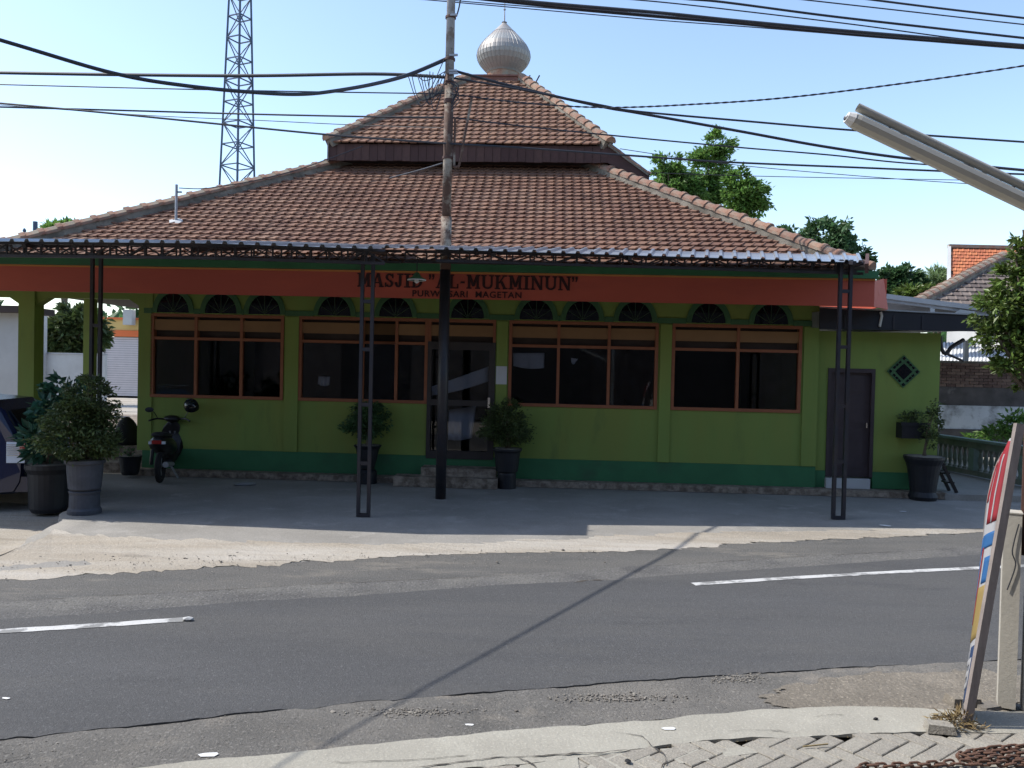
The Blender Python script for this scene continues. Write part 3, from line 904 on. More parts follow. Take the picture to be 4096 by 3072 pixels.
def plain_text(body, x0, x1, z0, h, y, parent):
    words = body.split(' ')
    cu = bpy.data.curves.new('t', 'FONT')
    cu.body = body
    cu.offset = 0.018
    cu.extrude = 0.004
    cu.space_character = 1.12
    ob = bpy.data.objects.new('t', cu)
    col.objects.link(ob)
    dg_ = bpy.context.evaluated_depsgraph_get()
    me = bpy.data.meshes.new_from_object(ob.evaluated_get(dg_))
    bpy.data.objects.remove(ob)
    xs2 = [q.co.x for q in me.vertices]
    ys2 = [q.co.y for q in me.vertices]
    a, b_, c, d = min(xs2), max(xs2), min(ys2), max(ys2)
    for q in me.vertices:
        x_, y_, z_ = q.co
        q.co = (x0+(x_-a)/(b_-a)*(x1-x0), y-0.006-z_, z0+(y_-c)/(d-c)*h)
    par = list(range(len(me.vertices)))
    def find(i):
        while par[i] != i:
            par[i] = par[par[i]]
            i = par[i]
        return i
    for p in me.polygons:
        vs_ = list(p.vertices)
        for q in vs_[1:]:
            par[find(q)] = find(vs_[0])
    isl = {}
    for p in me.polygons:
        isl.setdefault(find(p.vertices[0]), []).append(list(p.vertices))
    for fs_ in isl.values():
        mb = MB()
        idx = {}
        for f in fs_:
            for q in f:
                if q not in idx:
                    idx[q] = len(mb.v)
                    mb.v.append(tuple(me.vertices[q].co))
            mb.f.append(tuple(idx[q] for q in f))
        mb.build('letter', 'letter_dark', parent)
plain_text('PURWOSARI  MAGETAN', wx(1650, 1172, yL), wx(2086, 1185, yL), wz(1870, 1190, yL), 0.105, yL, fas)

# --- roofs
def ray_roof(u, v, y0, z0, p):                  # point on the front slope z = z0 + p (y - y0)
    d = ray(u, v)
    a = toL(CAM)
    dl = Vector((d.dot(EX), d.dot(EY), d.z))
    t = (z0+p*(a.y-y0)-a.z)/(dl.z-p*dl.y)
    return a+dl*t
def extend(a, b, y):
    return a+(b-a)*((y-a.y)/(b.y-a.y))
hipR = [ray_roof(3270, 1018, EAVE_Y, EAVE_Z, PITCH_L), ray_roof(2350, 668, EAVE_Y, EAVE_Z, PITCH_L)]
hipL = [ray_roof(160, 962, EAVE_Y, EAVE_Z, PITCH_L), ray_roof(1370, 662, EAVE_Y, EAVE_Z, PITCH_L)]
NECK_Y = 3.45
R0, R1 = extend(*hipR, EAVE_Y), extend(*hipR, NECK_Y)
L0, L1 = extend(*hipL, EAVE_Y), extend(*hipL, NECK_Y)
BACK_Y = 13.9
nb = BACK_Y-4.6
deck = MB()
RB0, LB0 = Vector((R0.x, BACK_Y, EAVE_Z)), Vector((L0.x, BACK_Y, EAVE_Z))
RB1, LB1 = Vector((R1.x, nb, R1.z)), Vector((L1.x, nb, L1.z))
dz = Vector((0, 0, -0.05))
deck.add([p+dz for p in (L0, R0, R1, L1, RB0, LB0, RB1, LB1)], [(0, 1, 2, 3), (1, 4, 6, 2), (5, 0, 3, 7), (4, 5, 7, 6), (3, 2, 6, 7)])
lower_roof = deck.build('lower_roof', 'dark_wood', mosque)
TW, TL_ = 0.18, 0.19
def tile_profile():
    prof = ((0, .004), (.16, .0), (.45, .0), (.74, .001), (.80, .014), (.88, .021), (.95, .015), (1.0, .004))
    return [(t*(TW+.006), z) for t, z in prof]
def tile_mesh(m, name='roof_tile'):
    pr_ = tile_profile()
    mb = MB()
    n = len(pr_)
    for x, z in pr_:                    # front lip low, lip top, rear top; the roll leans across the tile
        sh = 0.10
        mb.v += [(x-sh*0.5, -TL_*0.06, z+0.006), (x-sh*0.5, -TL_*0.06, z*1.1+0.036), (x+sh*0.5, TL_*1.02, z*0.85+0.003)]
    for i in range(n-1):
        a, b = 3*i, 3*(i+1)
        mb.f += [(a, b, b+1, a+1), (a+1, b+1, b+2, a+2)]
    e = 3*(n-1)
    mb.f += [(0, 1, 2), (e+2, e+1, e)]
    return mb
def tile_rows(origin, ux, uy, poly, base_mb, rows_first=0, keep=0):
    """yield placements (matrix) of tiles whose middle lies in the polygon (plane coordinates)"""
    nrm = ux.cross(uy).normalized()
    def inside(x, y):
        c = False
        n = len(poly)
        for i in range(n):
            x1, y1 = poly[i]
            x2, y2 = poly[(i+1) % n]
            if (y1 > y) != (y2 > y) and x < (x2-x1)*(y-y1)/(y2-y1)+x1:
                c = not c
        return c
    ymax = max(p[1] for p in poly)
    xmin, xmax = min(p[0] for p in poly), max(p[0] for p in poly)
    out = []
    r_ = random.Random(9)
    for j in range(int(ymax/TL_)+1):
        for i in range(int(math.floor(xmin/TW))-1, int(xmax/TW)+2):
            x, y = i*TW, j*TL_
            if inside(x+TW/2, y+TL_*0.5):
                o = origin+ux*(x+r_.uniform(-.004, .004))+uy*(y+r_.uniform(-.006, .006))+nrm*r_.uniform(-.002, .004)
                ang = r_.uniform(-.015, .015)
                m = Matrix((ux, uy, nrm)).transposed().to_4x4() @ Matrix.Rotation(ang, 4, 'Z')
                m.translation = o
                out.append(m)
    return out
def plane_poly(origin, ux, uy, pts3):
    return [((p-origin).dot(ux), (p-origin).dot(uy)) for p in pts3]
def tiles_stuff(name, mats, m, parent):
    base = tile_mesh(m)
    mb = MB()
    for M_ in mats:
        mb.add([M_ @ Vector(q) for q in base.v], base.f)
    o = mb.build(name, m, parent)
    o['kind'] = 'stuff'
    return o
def tiles_single(mats, m, parent):
    me = tile_mesh(m).mesh('roof_tile', m)
    for M_ in mats:
        o = link('roof_tile', me, parent)
        o.matrix_local = M_
ux = Vector((1, 0, 0))
uy = Vector((0, 1, PITCH_L)).normalized()
org = Vector((0, EAVE_Y, EAVE_Z))
tiles_stuff('roof_tiles', tile_rows(org, ux, uy, plane_poly(org, ux, uy, [L0, R0, R1, L1]), None), 'tile', lower_roof)
# right slope (seen only from the side)
uxr = Vector((0, 1, 0))
uyr = (R1-R0)
uyr = Vector((uyr.x, 0, uyr.z)).normalized()
tiles_stuff('roof_tiles', tile_rows(R0, uxr, uyr, plane_poly(R0, uxr, uyr, [R0, RB0, RB1, R1]), None), 'tile', lower_roof)

# upper tier
UE_Y, UT_Y = 2.68, 5.0
UEL, UER = wl(1316, 578, UE_Y), wl(2432, 576, UE_Y)
uez = (UEL[1]+UER[1])/2
UTL, UTR = wl(1868, 322, UT_Y), wl(2088, 332, UT_Y)
utz = (UTL[1]+UTR[1])/2
A0, A1 = Vector((UEL[0], UE_Y, uez)), Vector((UER[0], UE_Y, uez))
B0, B1 = Vector((UTL[0], UT_Y, utz)), Vector((UTR[0], UT_Y, utz))
UB_E, UB_T = UT_Y+1.3+2.15, UT_Y+1.3
A0b, A1b = Vector((UEL[0], UB_E, uez)), Vector((UER[0], UB_E, uez))
B0b, B1b = Vector((UTL[0], UB_T, utz)), Vector((UTR[0], UB_T, utz))
# the right slope runs on below the front eave to a lower edge
RX = wl(2592, 700, UE_Y)
C1 = Vector((RX[0], UE_Y+0.02, RX[1]))
C1b = Vector((RX[0], UB_E, RX[1]))
deck = MB()
deck.add([p+dz for p in (A0, A1, B1, B0, A0b, A1b, B1b, B0b, C1, C1b)], [(0, 1, 2, 3), (1, 5, 6, 2), (4, 0, 3, 7), (5, 4, 7, 6), (3, 2, 6, 7), (1, 8, 9, 5)])
upper_roof = deck.build('upper_roof', 'dark_wood', mosque)
uyu = (Vector((0, UT_Y, utz))-Vector((0, UE_Y, uez))).normalized()
orgu = Vector((0, UE_Y-0.05, uez))
mats = tile_rows(orgu, ux, uyu, plane_poly(orgu, ux, uyu, [A0-Vector((0, .05, 0)), A1-Vector((0, .05, 0)), B1, B0]), None)
tiles_single(mats[:300], 'tile_gold', upper_roof)
if len(mats) > 300:
    tiles_stuff('roof_tiles', mats[300:], 'tile_gold', upper_roof)
uyr2 = (B1-A1)
uyr2 = Vector((uyr2.x, 0, uyr2.z)).normalized()
orr = C1.copy()
tiles_stuff('roof_tiles', tile_rows(orr, uxr, Vector(((A1-C1).x, 0, (A1-C1).z)).normalized(), [(0, 0), ((C1b-C1).y, 0), ((C1b-C1).y, (A1-C1).length), (0, (A1-C1).length)], None), 'tile_gold', upper_roof)
tiles_stuff('roof_tiles', tile_rows(A1, uxr, uyr2, plane_poly(A1, uxr, uyr2, [A1, A1b, B1b, B1]), None), 'tile_gold', upper_roof)
# plank fascia under the upper eave, one board after the other
fb = uez-0.36
x = A0.x
pm = MB().box(0, 0.168, 0, 0.025, fb, uez-0.01).mesh('fascia_board', 'roof_board')
while x < A1.x-0.1:
    link('fascia_board', pm, upper_roof, (x, UE_Y+rnd.uniform(-.004, .004), rnd.uniform(-.008, .008)))
    x += 0.174
MB().box(A0.x-0.03, A0.x-0.002, UE_Y-0.02, UB_E, fb-0.02, uez+0.02).build('barge_board', 'mortar', upper_roof)
MB().hexa([A1+Vector((0, -.01, -.36)), C1+Vector((0, -.03, -.16)), C1+Vector((0, .01, -.16)), A1+Vector((0, .03, -.36)),
           A1+Vector((0, -.01, -.03)), C1+Vector((0, -.03, -.02)), C1+Vector((0, .01, -.02)), A1+Vector((0, .03, -.03))]).build('barge_board', 'roof_board', upper_roof)
MB().hexa([C1+Vector((.0, .012, -.18)), C1+Vector((.03, .012, -.18)), C1b+Vector((.03, 0, -.18)), C1b+Vector((0, 0, -.18)), C1+Vector((.0, .012, .0)), C1+Vector((.03, .012, .0)), C1b+Vector((.03, 0, .0)), C1b+Vector((0, 0, .0))]).build('barge_board', 'roof_board', upper_roof)
MB().box(L1.x+0.15, R1.x-0.15, NECK_Y+0.1, nb-0.1, R1.z-0.4, uez+0.2).build('neck_wall', 'dark_wood', mosque)
MB().box(A0.x, A1.x, UE_Y+0.03, UB_E, fb+0.05, fb+0.08).build('soffit', 'dark_wood', upper_roof)

# hip caps: a mortar bed and one angular cap after the other
def hip(a, b, parent, n, size=0.14, up=0.085, lo=0.10):
    a, b = Vector(a), Vector(b)
    d = (b-a).normalized()
    s = d.cross(Vector((0, 0, 1))).normalized()
    nn = s.cross(d).normalized()
    mb = MB()
    mb.hexa([a-s*size*.95-nn*lo, a+s*size*.95-nn*lo, b+s*size*.95-nn*lo, b-s*size*.95-nn*lo, a-s*size*.8+nn*(up+0.04), a+s*size*.8+nn*(up+0.04), b+s*size*.8+nn*(up+0.04), b-s*size*.8+nn*(up+0.04)])
    bedo = mb.build('hip_bed', 'mortar', parent)
    L = (b-a).length/n
    prof = [(-1.0, -0.1), (-0.95, 0.28), (-0.45, 0.72), (0, 0.80), (0.45, 0.72), (0.95, 0.28), (1.0, -0.1)]
    cm = MB()
    for k, yy, zz, sc_ in ((0, -0.03, 0.012, 1.06), (1, L*0.18, 0.010, 1.04), (2, L*0.2, 0.0, 0.95), (3, L*1.02, 0.0, 0.93)):
        for px_, pz in prof:
            cm.v.append((px_*size*sc_, yy, pz*size*sc_+zz))
    m_ = len(prof)
    for k in range(3):
        for i in range(m_-1):
            q = k*m_+i
            cm.f.append((q, q+1, q+m_+1, q+m_))
    cm.f.append(tuple(range(m_)))
    cm.f.append(tuple(3*m_+i for i in range(m_))[::-1])
    me = cm.mesh('hip_cap', 'cap')
    for i in range(n):
        o = link('hip_cap', me, parent)
        mm = Matrix((s, d, nn)).transposed().to_4x4() @ Matrix.Rotation(rnd.uniform(-.03, .03), 4, 'Z') @ Matrix.Rotation(rnd.uniform(-.03, .03), 4, 'Y')
        mm.translation = a+d*(L*i)+nn*(up+rnd.uniform(-.008, .008))
        o.matrix_local = mm
hip(R0, R1, lower_roof, 25)
hip(L0, L1, lower_roof, 26)
hip(A1, B1+(B1-A1)*0.02, upper_roof, 13, 0.13)
hip(A0, B0+(B0-A0)*0.02, upper_roof, 14, 0.13)
hip(RB0, RB1, lower_roof, 22)
hip(LB0, LB1, lower_roof, 22)
hip(A1b, B1b, upper_roof, 12, 0.13)
hip(C1, A1, upper_roof, 4, 0.06, up=0.02, lo=0.02)

# crown block, dome of metal gores, finial
DC = Vector((wx(2015, 200, 5.45), 5.45, 0))
cb0, cb1 = utz-0.12, wz(2015, 304, 5.0)
mb = MB().box(B0.x-0.10, B1.x+0.06, UT_Y-0.06, UB_T+0.06, cb0, cb1-0.03)
crown = mb.build('roof_crown', 'crown_red', mosque)
MB().box(B0.x-0.13, B1.x+0.09, UT_Y-0.09, UB_T+0.09, cb1-0.03, cb1+0.005).build('crown_slab', 'crown_red', crown)
MB().lathe([(0.0, 0.13), (0.09, 0.10), (0.14, 0.0)][::-1], 14, (DC.x-0.42, 5.25, cb1), cap=False).build('ridge_knob', 'cap', crown, smooth=True)
dz0 = cb1
dprof = [(0.375, 0.0), (0.372, 0.20), (0.40, 0.24), (0.50, 0.34), (0.585, 0.44), (0.64, 0.55), (0.655, 0.64), (0.635, 0.74), (0.575, 0.86), (0.48, 0.98), (0.37, 1.10), (0.26, 1.21), (0.16, 1.31), (0.07, 1.40), (0.02, 1.45)]
dprof = [(a, b*1.0) for a, b in dprof]
NG = 36
dome = link('dome', None, mosque, (DC.x, DC.y, dz0))
gm = MB()
for r_, z_ in dprof:
    h = math.pi/NG
    for a, k in ((-h, 1.0), (-h*0.86, 1.0), (0, 1.006), (h*0.86, 1.0), (h*0.93, 1.012), (h, 1.012)):
        gm.v.append((r_*k*math.cos(a), r_*k*math.sin(a), z_))
for i in range(len(dprof)-1):
    for j in range(5):
        q = i*6+j
        gm.f.append((q, q+1, q+7, q+6))
gme = gm.mesh('dome_gore', 'dome', smooth=False)
for k in range(NG):
    o = link('dome_gore', gme, dome)
    o.rotation_euler = (0, 0, 2*math.pi*k/NG)
MB().lathe([(0.30, 1.18), (0.255, 1.222), (0.165, 1.315), (0.075, 1.405), (0.03, 1.46)], 36, cap=False).build('dome_cap', 'dome', dome, smooth=True)
MB().lathe([(0.41, -0.005), (0.41, 0.06), (0.39, 0.08), (0.385, 0.18), (0.40, 0.20), (0.37, 0.21)], 36, cap=False).build('dome_collar', 'cap', dome)
MB().lathe([(0.04, 1.43), (0.07, 1.455), (0.02, 1.47), (0.014, 1.74), (0.03, 1.755), (0.035, 1.775), (0.012, 1.79), (0.010, 2.15), (0.001, 2.3)], 10).build('finial', 'galv', dome)
# two stubs of pipe right of the crown
for du in (0, 38):
    a = Vector((wx(2110+du, 318, 5.3), 5.3, wz(2110+du, 318, 5.3)))
    MB().tube([a+Vector((-.12, 0, -.25)), a+Vector((.06, 0, .10))], 0.017, 6).build('pipe_stub', 'steel_black', upper_roof)
# mast on the lower roof with its mortar patch, and a short pole behind the hip
m0 = ray_roof(704, 890, EAVE_Y, EAVE_Z, PITCH_L)
mast = MB().tube([m0-Vector((0, 0, .1)), m0+Vector((0, 0, .70))], 0.026, 8).build('roof_mast', 'galv', mosque)
MB().box(m0.x+0.0261, m0.x+0.10, m0.y-0.012, m0.y+0.012, m0.z+0.55, m0.z+0.575).build('wire_bracket', 'steel_black', mast)
mb = MB()
b = rock_mesh(4)
mb.add([(m0.x+x*0.20, m0.y+y*0.14, m0.z+0.03+y*0.09+z*0.05) for x, y, z in b.v], b.f)
mb.build('mortar_patch', 'white_wall', mosque)

# --- porch at the left end: pillars, beam with bracket corners, raised floor
PXa, PXb = wx(72, 1400), wx(136, 1400)
for (a, b, y0, nm) in ((PXa, PXb, 0.0, 'porch_pillar'), (XL-0.10, XL+0.16, -0.02, 'porch_pillar')):
    o = MB().box(a, b, y0, y0+0.28, FL, 3.60).build(nm, 'wall_green', mosque)
rpx = wx(348, 1400, 3.6)
MB().box(rpx-0.09, rpx+0.09, 3.6, 3.85, FL, 3.60).build('porch_pillar', 'wall_green', mosque)
lpx = wx(-420, 1400)
MB().box(lpx-0.2, lpx+0.1, 0.0, 0.28, FL, 3.6).build('porch_pillar', 'wall_green', mosque)
bz = wz(350, 1192)
for a, b in ((PXb, XL-0.10), (lpx+0.1, PXa)):
    MB().box(a, b, 0.04, 0.26, bz, 3.60).build('porch_beam', 'wall_green', mosque)
    for sx, xx in ((1, a), (-1, b)):
        MB().prism([(xx, 0.05, bz), (xx+sx*0.22, 0.05, bz), (xx, 0.05, bz-0.14)], (0, 0, -0.001), (0, 0.2, -0.001)).build('bracket', 'wall_green', mosque)
MB().box(-13.0, XL-0.001, 0.62, 9.0, 0.0, FL).build('porch_floor', 'plinth_stone', mosque)
MB().box(-13.0, XL-0.001, 0.03, 0.619, 0.0, 0.20).build('porch_step', 'plinth_stone', mosque)
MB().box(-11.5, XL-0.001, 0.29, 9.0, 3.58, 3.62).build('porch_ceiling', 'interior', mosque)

# ================================================================ ANNEX AT THE RIGHT
annex = empty('annex', BO, 'green side annex with brown door and diamond tile ornament', 'annex', rz=-BA)
NY = 0.06
NX1 = wx(3752, 1700, NY)
ax0, ax1 = wx(3306, 1700, NY), wx(3494, 1700, NY)
adz1, adz0 = wz(3400, 1474, NY), wz(3400, 1908, NY)
wall_with_holes('annex_wall', XR+0.002, NX1, BANDZ-0.07, 2.86, [(ax0, ax1, adz0, adz1)], NY, NY+0.15, 'wall_green', annex)
for xa_, xb_ in ((XR+0.006, ax0), (ax1, NX1+0.004)):
    MB().box(xa_, xb_, NY-0.012, NY+0.15, PZ, BANDZ-0.072).build('base_band', 'band_green', annex)
MB().box(NX1-0.15, NX1, NY+0.151, 5.5, PZ, 2.86).build('side_wall', 'wall_green', annex)
ad = MB().box(ax0+0.06, ax1-0.06, NY+0.05, NY+0.09, adz0, adz1-0.07).build('annex_door', 'door_brown', annex)
for a, b, c, d in ((ax0, ax0+0.06, adz0, adz1), (ax1-0.06, ax1, adz0, adz1), (ax0+0.06, ax1-0.06, adz1-0.07, adz1)):
    MB().box(a, b, NY-0.02, NY+0.1, c, d).build('door_frame', 'door_brown', ad)
dw = ax1-ax0-0.12
for c, d in ((adz0+0.15, adz0+0.85), (adz0+0.95, adz1-0.45), (adz1-0.40, adz1-0.12)):
    MB().box(ax0+0.06+0.1, ax1-0.06-0.1, NY+0.04, NY+0.049, c, d).build('door_panel', 'door_brown', ad)
MB().box(ax1-0.13, ax1-0.105, NY-0.01, NY+0.05, wz(3476, 1712, NY), wz(3476, 1692, NY)).build('handle', 'chrome', ad)
MB().box(ax0-0.01, wx(3472, 1920, NY), NY-0.10, NY-0.02, PZ+0.0, wz(3400, 1912, NY)).build('threshold', 'white_wall', annex)
# diamond ornament: green field, two rings of dark tiles
dcx, dcz = wx(3613, 1486, NY), wz(3613, 1486, NY)
dr = wx(3680, 1486, NY)-dcx
orn = MB().prism([(dcx-dr, NY, dcz), (dcx, NY, dcz-dr), (dcx+dr, NY, dcz), (dcx, NY, dcz+dr)], (0, -0.02, 0), (0, -0.001, 0)).build('diamond_ornament', 'trim_green', annex)
def dia(cx, cz, r_, y0, y1, m, nm, par):
    return MB().prism([(cx-r_, 0, cz), (cx, 0, cz-r_), (cx+r_, 0, cz), (cx, 0, cz+r_)], (0, y0, 0), (0, y1, 0)).build(nm, m, par)
dia(dcx, dcz, dr*0.50, NY-0.026, NY-0.0201, 'glass_dark', 'ornament_tile', orn)
for k in range(4):
    a = math.pi/2*k
    px_, pz = dcx+0.80*dr*math.cos(a), dcz+0.80*dr*math.sin(a)
    dia(px_, pz, dr*0.11, NY-0.026, NY-0.0201, 'glass_dark', 'ornament_tile', orn)
    for t in (0.30, 0.5, 0.70):
        qx = dcx+0.80*dr*((1-t)*math.cos(a)+t*math.cos(a+math.pi/2))
        qz = dcz+0.80*dr*((1-t)*math.sin(a)+t*math.sin(a+math.pi/2))
        dx_, dz_ = (math.cos(a+math.pi/2)-math.cos(a)), (math.sin(a+math.pi/2)-math.sin(a))
        l_ = math.hypot(dx_, dz_)
        dx_, dz_ = dx_/l_, dz_/l_
        hl, hw = dr*0.085, dr*0.06
        MB().prism([(qx-dx_*hl+dz_*hw, 0, qz-dz_*hl-dx_*hw), (qx+dx_*hl+dz_*hw, 0, qz+dz_*hl-dx_*hw), (qx+dx_*hl-dz_*hw, 0, qz+dz_*hl+dx_*hw), (qx-dx_*hl-dz_*hw, 0, qz-dz_*hl+dx_*hw)], (0, NY-0.026, 0), (0, NY-0.0201, 0)).build('ornament_tile', 'glass_dark', orn)
# black sheet-metal fascia of its lean-to roof
YF = -0.42
fx0, fx1 = wx(3279, 1270, YF), wx(3990, 1290, YF)
zt0, zt1 = wz(3279, 1231, YF), wz(3890, 1264, YF)
zb0, zb1 = wz(3279, 1316, YF), wz(3740, 1322, YF)
MB().hexa([(fx0, YF, zb0), (fx1, YF, zb1), (fx1, YF+0.03, zb1), (fx0, YF+0.03, zb0), (fx0, YF, zt0), (fx1, YF, zt1), (fx1, YF+0.03, zt1), (fx0, YF+0.03, zt0)]).build('metal_fascia', 'sheet_black', annex)
MB().bar((fx0, YF-0.01, zt0+0.012), (fx1, YF-0.01, zt1+0.012), 0.05, 0.02).build('fascia_trim', 'zinc', annex)
MB().hexa([(fx0, YF+0.031, zb0+0.03), (fx1, YF+0.031, zb1+0.03), (fx1, 5.4, zb1+0.2), (fx0, 5.4, zb0+0.2), (fx0, YF+0.031, zt0-0.06), (fx1, YF+0.031, zt1-0.06), (fx1, 5.4, zt1+0.1), (fx0, 5.4, zt0+0.1)]).build('annex_roof', 'galv', annex)
for u in (3380, 3575, 3690):
    xx = wx(u, 1280, YF)
    MB().box(xx-0.012, xx+0.012, YF-0.012, YF-0.001, zb1+0.01, zt1-0.02).build('seam', 'steel_black', annex)
xx = wx(3520, 1280, YF)
MB().tube([(xx, YF-0.02, zt0-0.05), (xx+0.02, YF-0.02, zt0-0.12), (xx-0.01, YF-0.02, zt0-0.30)], 0.022, 6).build('pipe_stub', 'lamp_white', annex)
# downpipe under the eave
a = Vector((wx(3760, 1400, 0.1), 0.1, wz(3760, 1345, 0.1)))
MB().tube(smoothpath([a+Vector((0, 0, 0)), a+Vector((0.02, 0, -.20)), a+Vector((.10, 0, -.30)), a+Vector((.2, 0, -.18)), a+Vector((.42, .05, -.05))], 4), 0.035, 8).build('downpipe', 'steel_black', annex)
MB().tube([a+Vector((.10, 0.02, -.29)), a+Vector((.45, .1, -.42))], 0.022, 6).build('downpipe', 'steel_black', annex)

# steel-framed lean-to roof behind the annex
leanto = empty('lean_to_roof', pt(3720, 1500, 17.0)*1.0, 'grey steel-framed lean-to roof behind the annex', 'lean-to roof')
leanto.location.z = 0
lo = leanto.location.copy()
def lp(u, v, Y):
    return pt(u, v, Y)-lo
MB().bar(lp(3528, 1183, 17), lp(4060, 1252, 16.6), 0.06, 0.10).build('edge_beam', 'zinc', leanto)
p1, p2, p3, p4 = lp(3528, 1194, 17.02), lp(4060, 1264, 16.62), lp(4200, 1290, 21.0), lp(3600, 1215, 21.0)
MB().hexa([p1+Vector((0, 0, -.06)), p2+Vector((0, 0, -.06)), p3+Vector((0, 0, -.3)), p4+Vector((0, 0, -.3)), p1+Vector((0, 0, .03)), p2+Vector((0, 0, .03)), p3+Vector((0, 0, -.2)), p4+Vector((0, 0, -.2))]).build('roof_sheet', 'galv', leanto)
MB().bar(lp(3728, 1212, 16.9), lp(3728, 1262, 16.9), 0.09, 0.05).build('strut', 'zinc', leanto)
MB().hexa([lp(3540, 1250, 17.3), lp(4050, 1290, 17.0), lp(4050, 1290, 17.1), lp(3540, 1250, 17.4), lp(3540, 1192, 17.3), lp(4050, 1262, 17.0), lp(4050, 1262, 17.1), lp(3540, 1192, 17.4)]).build('side_panel', 'galv', leanto)
MB().hexa([lp(3800, 1262, 16.0), lp(3900, 1266, 16.0), lp(3900, 1266, 16.6), lp(3800, 1262, 16.6), lp(3840, 1238, 16.0), lp(3900, 1246, 16.0), lp(3900, 1246, 16.6), lp(3840, 1238, 16.6)]).build('roof_vent', 'zinc', leanto)
for q in ((11.6, 16.8), (11.6, 20.6)):
    MB().box(q[0]-0.05-lo.x, q[0]+0.05-lo.x, q[1]-0.05-lo.y, q[1]+0.05-lo.y, -0.03, 3.05).build('post', 'galv', leanto)

# ================================================================ CANOPY OVER THE FORECOURT
CZ = 3.57
canopy = empty('canopy', (0, 11.5, 0), 'long black steel canopy with corrugated metal roof over the forecourt', 'canopy')
def cl(p):
    return (p[0], p[1]-11.5, p[2])
def sheet(front, zf, depth_y, slope, name, spacing=0.20, skew=0.0, slope1=None):
    """corrugated sheet; front = list of (x, y) of the front edge, running back to depth_y(x)"""
    x0, x1 = front[0][0], front[-1][0]
    def fy(x):
        for a, b in zip(front, front[1:]):
            if a[0] <= x <= b[0]:
                return a[1]+(b[1]-a[1])*(x-a[0])/(b[0]-a[0])
        return front[-1][1]
    mb = MB()
    prof = []
    x = x0
    while x < x1-1e-6:
        for dx, h in ((0, 0), (0.13, 0.0), (0.147, 0.035), (0.183, 0.035)):
            if x+dx*spacing/0.2 <= x1:
                prof.append((x+dx*spacing/0.2, h))
        x += spacing
    n = len(prof)
    for x, h in prof:
        y0 = fy(x)
        y1 = depth_y(x)
        t = (x-x0)/(x1-x0)
        zr = zf+(slope+((slope1 or slope)-slope)*t)*(y1-y0)
        mb.v += [cl((x, y0, zf+h)), cl((x+skew*t, y1, zr+h)), cl((x, y0, zf+h-0.006)), cl((x+skew*t, y1, zr+h-0.006))]
    for i in range(n-1):
        a, b = 4*i, 4*(i+1)
        mb.f += [(a, b, b+1, a+1), (a+3, b+3, b+2, a+2), (a, a+2, b+2, b), (a+1, b+1, b+3, a+3)]
    return mb.build(name, 'zinc', canopy)
FL_ = [(-13.0, 10.95), (-8.6, 10.5), (-3.85, 10.08), (-1.70, 10.24)]
FR_ = [(-2.1, 10.90), (-1.1, 10.97), (3.5, 11.26), (5.02, 11.36)]
sheet(FL_, CZ, lambda x: 13.62-0.01*x, 0.152, 'roof_sheet')
sheet(FR_, 3.69, lambda x: 13.42-0.05*x, 0.150, 'roof_sheet', skew=0.75, slope1=0.205)
def truss(pts, ztop_, h, step, parent):
    """flat lattice girder: two chords, posts and zig-zag webs, each a bar"""
    for p, q in zip(pts, pts[1:]):
        p, q = Vector((p[0], p[1]-11.5, ztop_)), Vector((q[0], q[1]-11.5, ztop_))
        tr = MB().bar(p, q, 0.035, 0.035).build('truss', 'steel_black', parent)
        dn = Vector((0, 0, -h))
        MB().bar(p+dn, q+dn, 0.035, 0.035).build('bottom_chord', 'steel_black', tr)
        n = max(1, round((q-p).length/step))
        for i in range(n):
            a, b = p.lerp(q, i/n), p.lerp(q, (i+1)/n)
            MB().bar(a+dn*0.08, a+dn*0.92, 0.022, 0.022).build('web_bar', 'steel_black', tr)
            if i % 2:
                a, b = b, a
            MB().bar(a+dn*0.1, b+dn*0.9, 0.018, 0.018, (0, 1, 0)).build('web_bar', 'steel_black', tr)
def off(front, dy):
    return [(x, y+dy) for x, y in front]
truss(off(FL_, 0.30), CZ+0.02, 0.17, 0.24, canopy)
truss([(-13, 12.8), (-1.8, 12.8)], CZ+0.33, 0.17, 0.24, canopy)
truss(off(FR_[1:], 0.26), 3.715, 0.15, 0.34, canopy)
truss([(-1.7, 12.5), (5.3, 12.5)], 3.86, 0.15, 0.34, canopy)
for x in (-9, -6.4, -4.2, -2.05, -0.3, 1.6, 3.2, 4.72):
    ya = (10.5 if x < -1.78 else 11.2)
    z0_ = CZ if x < -1.78 else 3.69
    sl = 0.150 if x < -1.78 else 0.165
    MB().bar(cl((x, ya, z0_-0.03)), cl((x, 12.85, z0_-0.03+sl*(12.85-ya))), 0.05, 0.05).build('rafter', 'steel_black', canopy)
MB().bar(cl((5.0, 11.45, 3.62)), cl((5.55, 12.7, 3.95)), 0.05, 0.14).build('rafter', 'steel_rust', canopy)
def lattice_post(x, y, ztop_, wd=0.19, rungs=()):
    p = MB().box(x-wd/2, x-wd/2+0.045, y-11.5-0.03, y-11.5+0.03, 0.02, ztop_).build('post', 'steel_black', canopy)
    MB().box(x+wd/2-0.045, x+wd/2, y-11.5-0.03, y-11.5+0.03, 0.02, ztop_).build('upright', 'steel_black', p)
    MB().box(x-wd/2+0.0451, x+wd/2-0.0451, y-11.5-0.03, y-11.5+0.03, 0.02, 0.065).build('rung', 'steel_black', p)
    for z in rungs:
        MB().box(x-wd/2+0.0451, x+wd/2-0.0451, y-11.5-0.025, y-11.5+0.025, z-0.025, z+0.025).build('rung', 'steel_black', p)
gpm, gpr = gp(1453, 2072), gp(3352, 2082)
lattice_post(gpm.x, gpm.y, CZ+0.02, 0.185, (0.75, 1.55, 2.3, 2.95))
lattice_post(gpr.x, gpr.y, 3.75, 0.19, (0.85, 1.65, 2.50, 3.30))
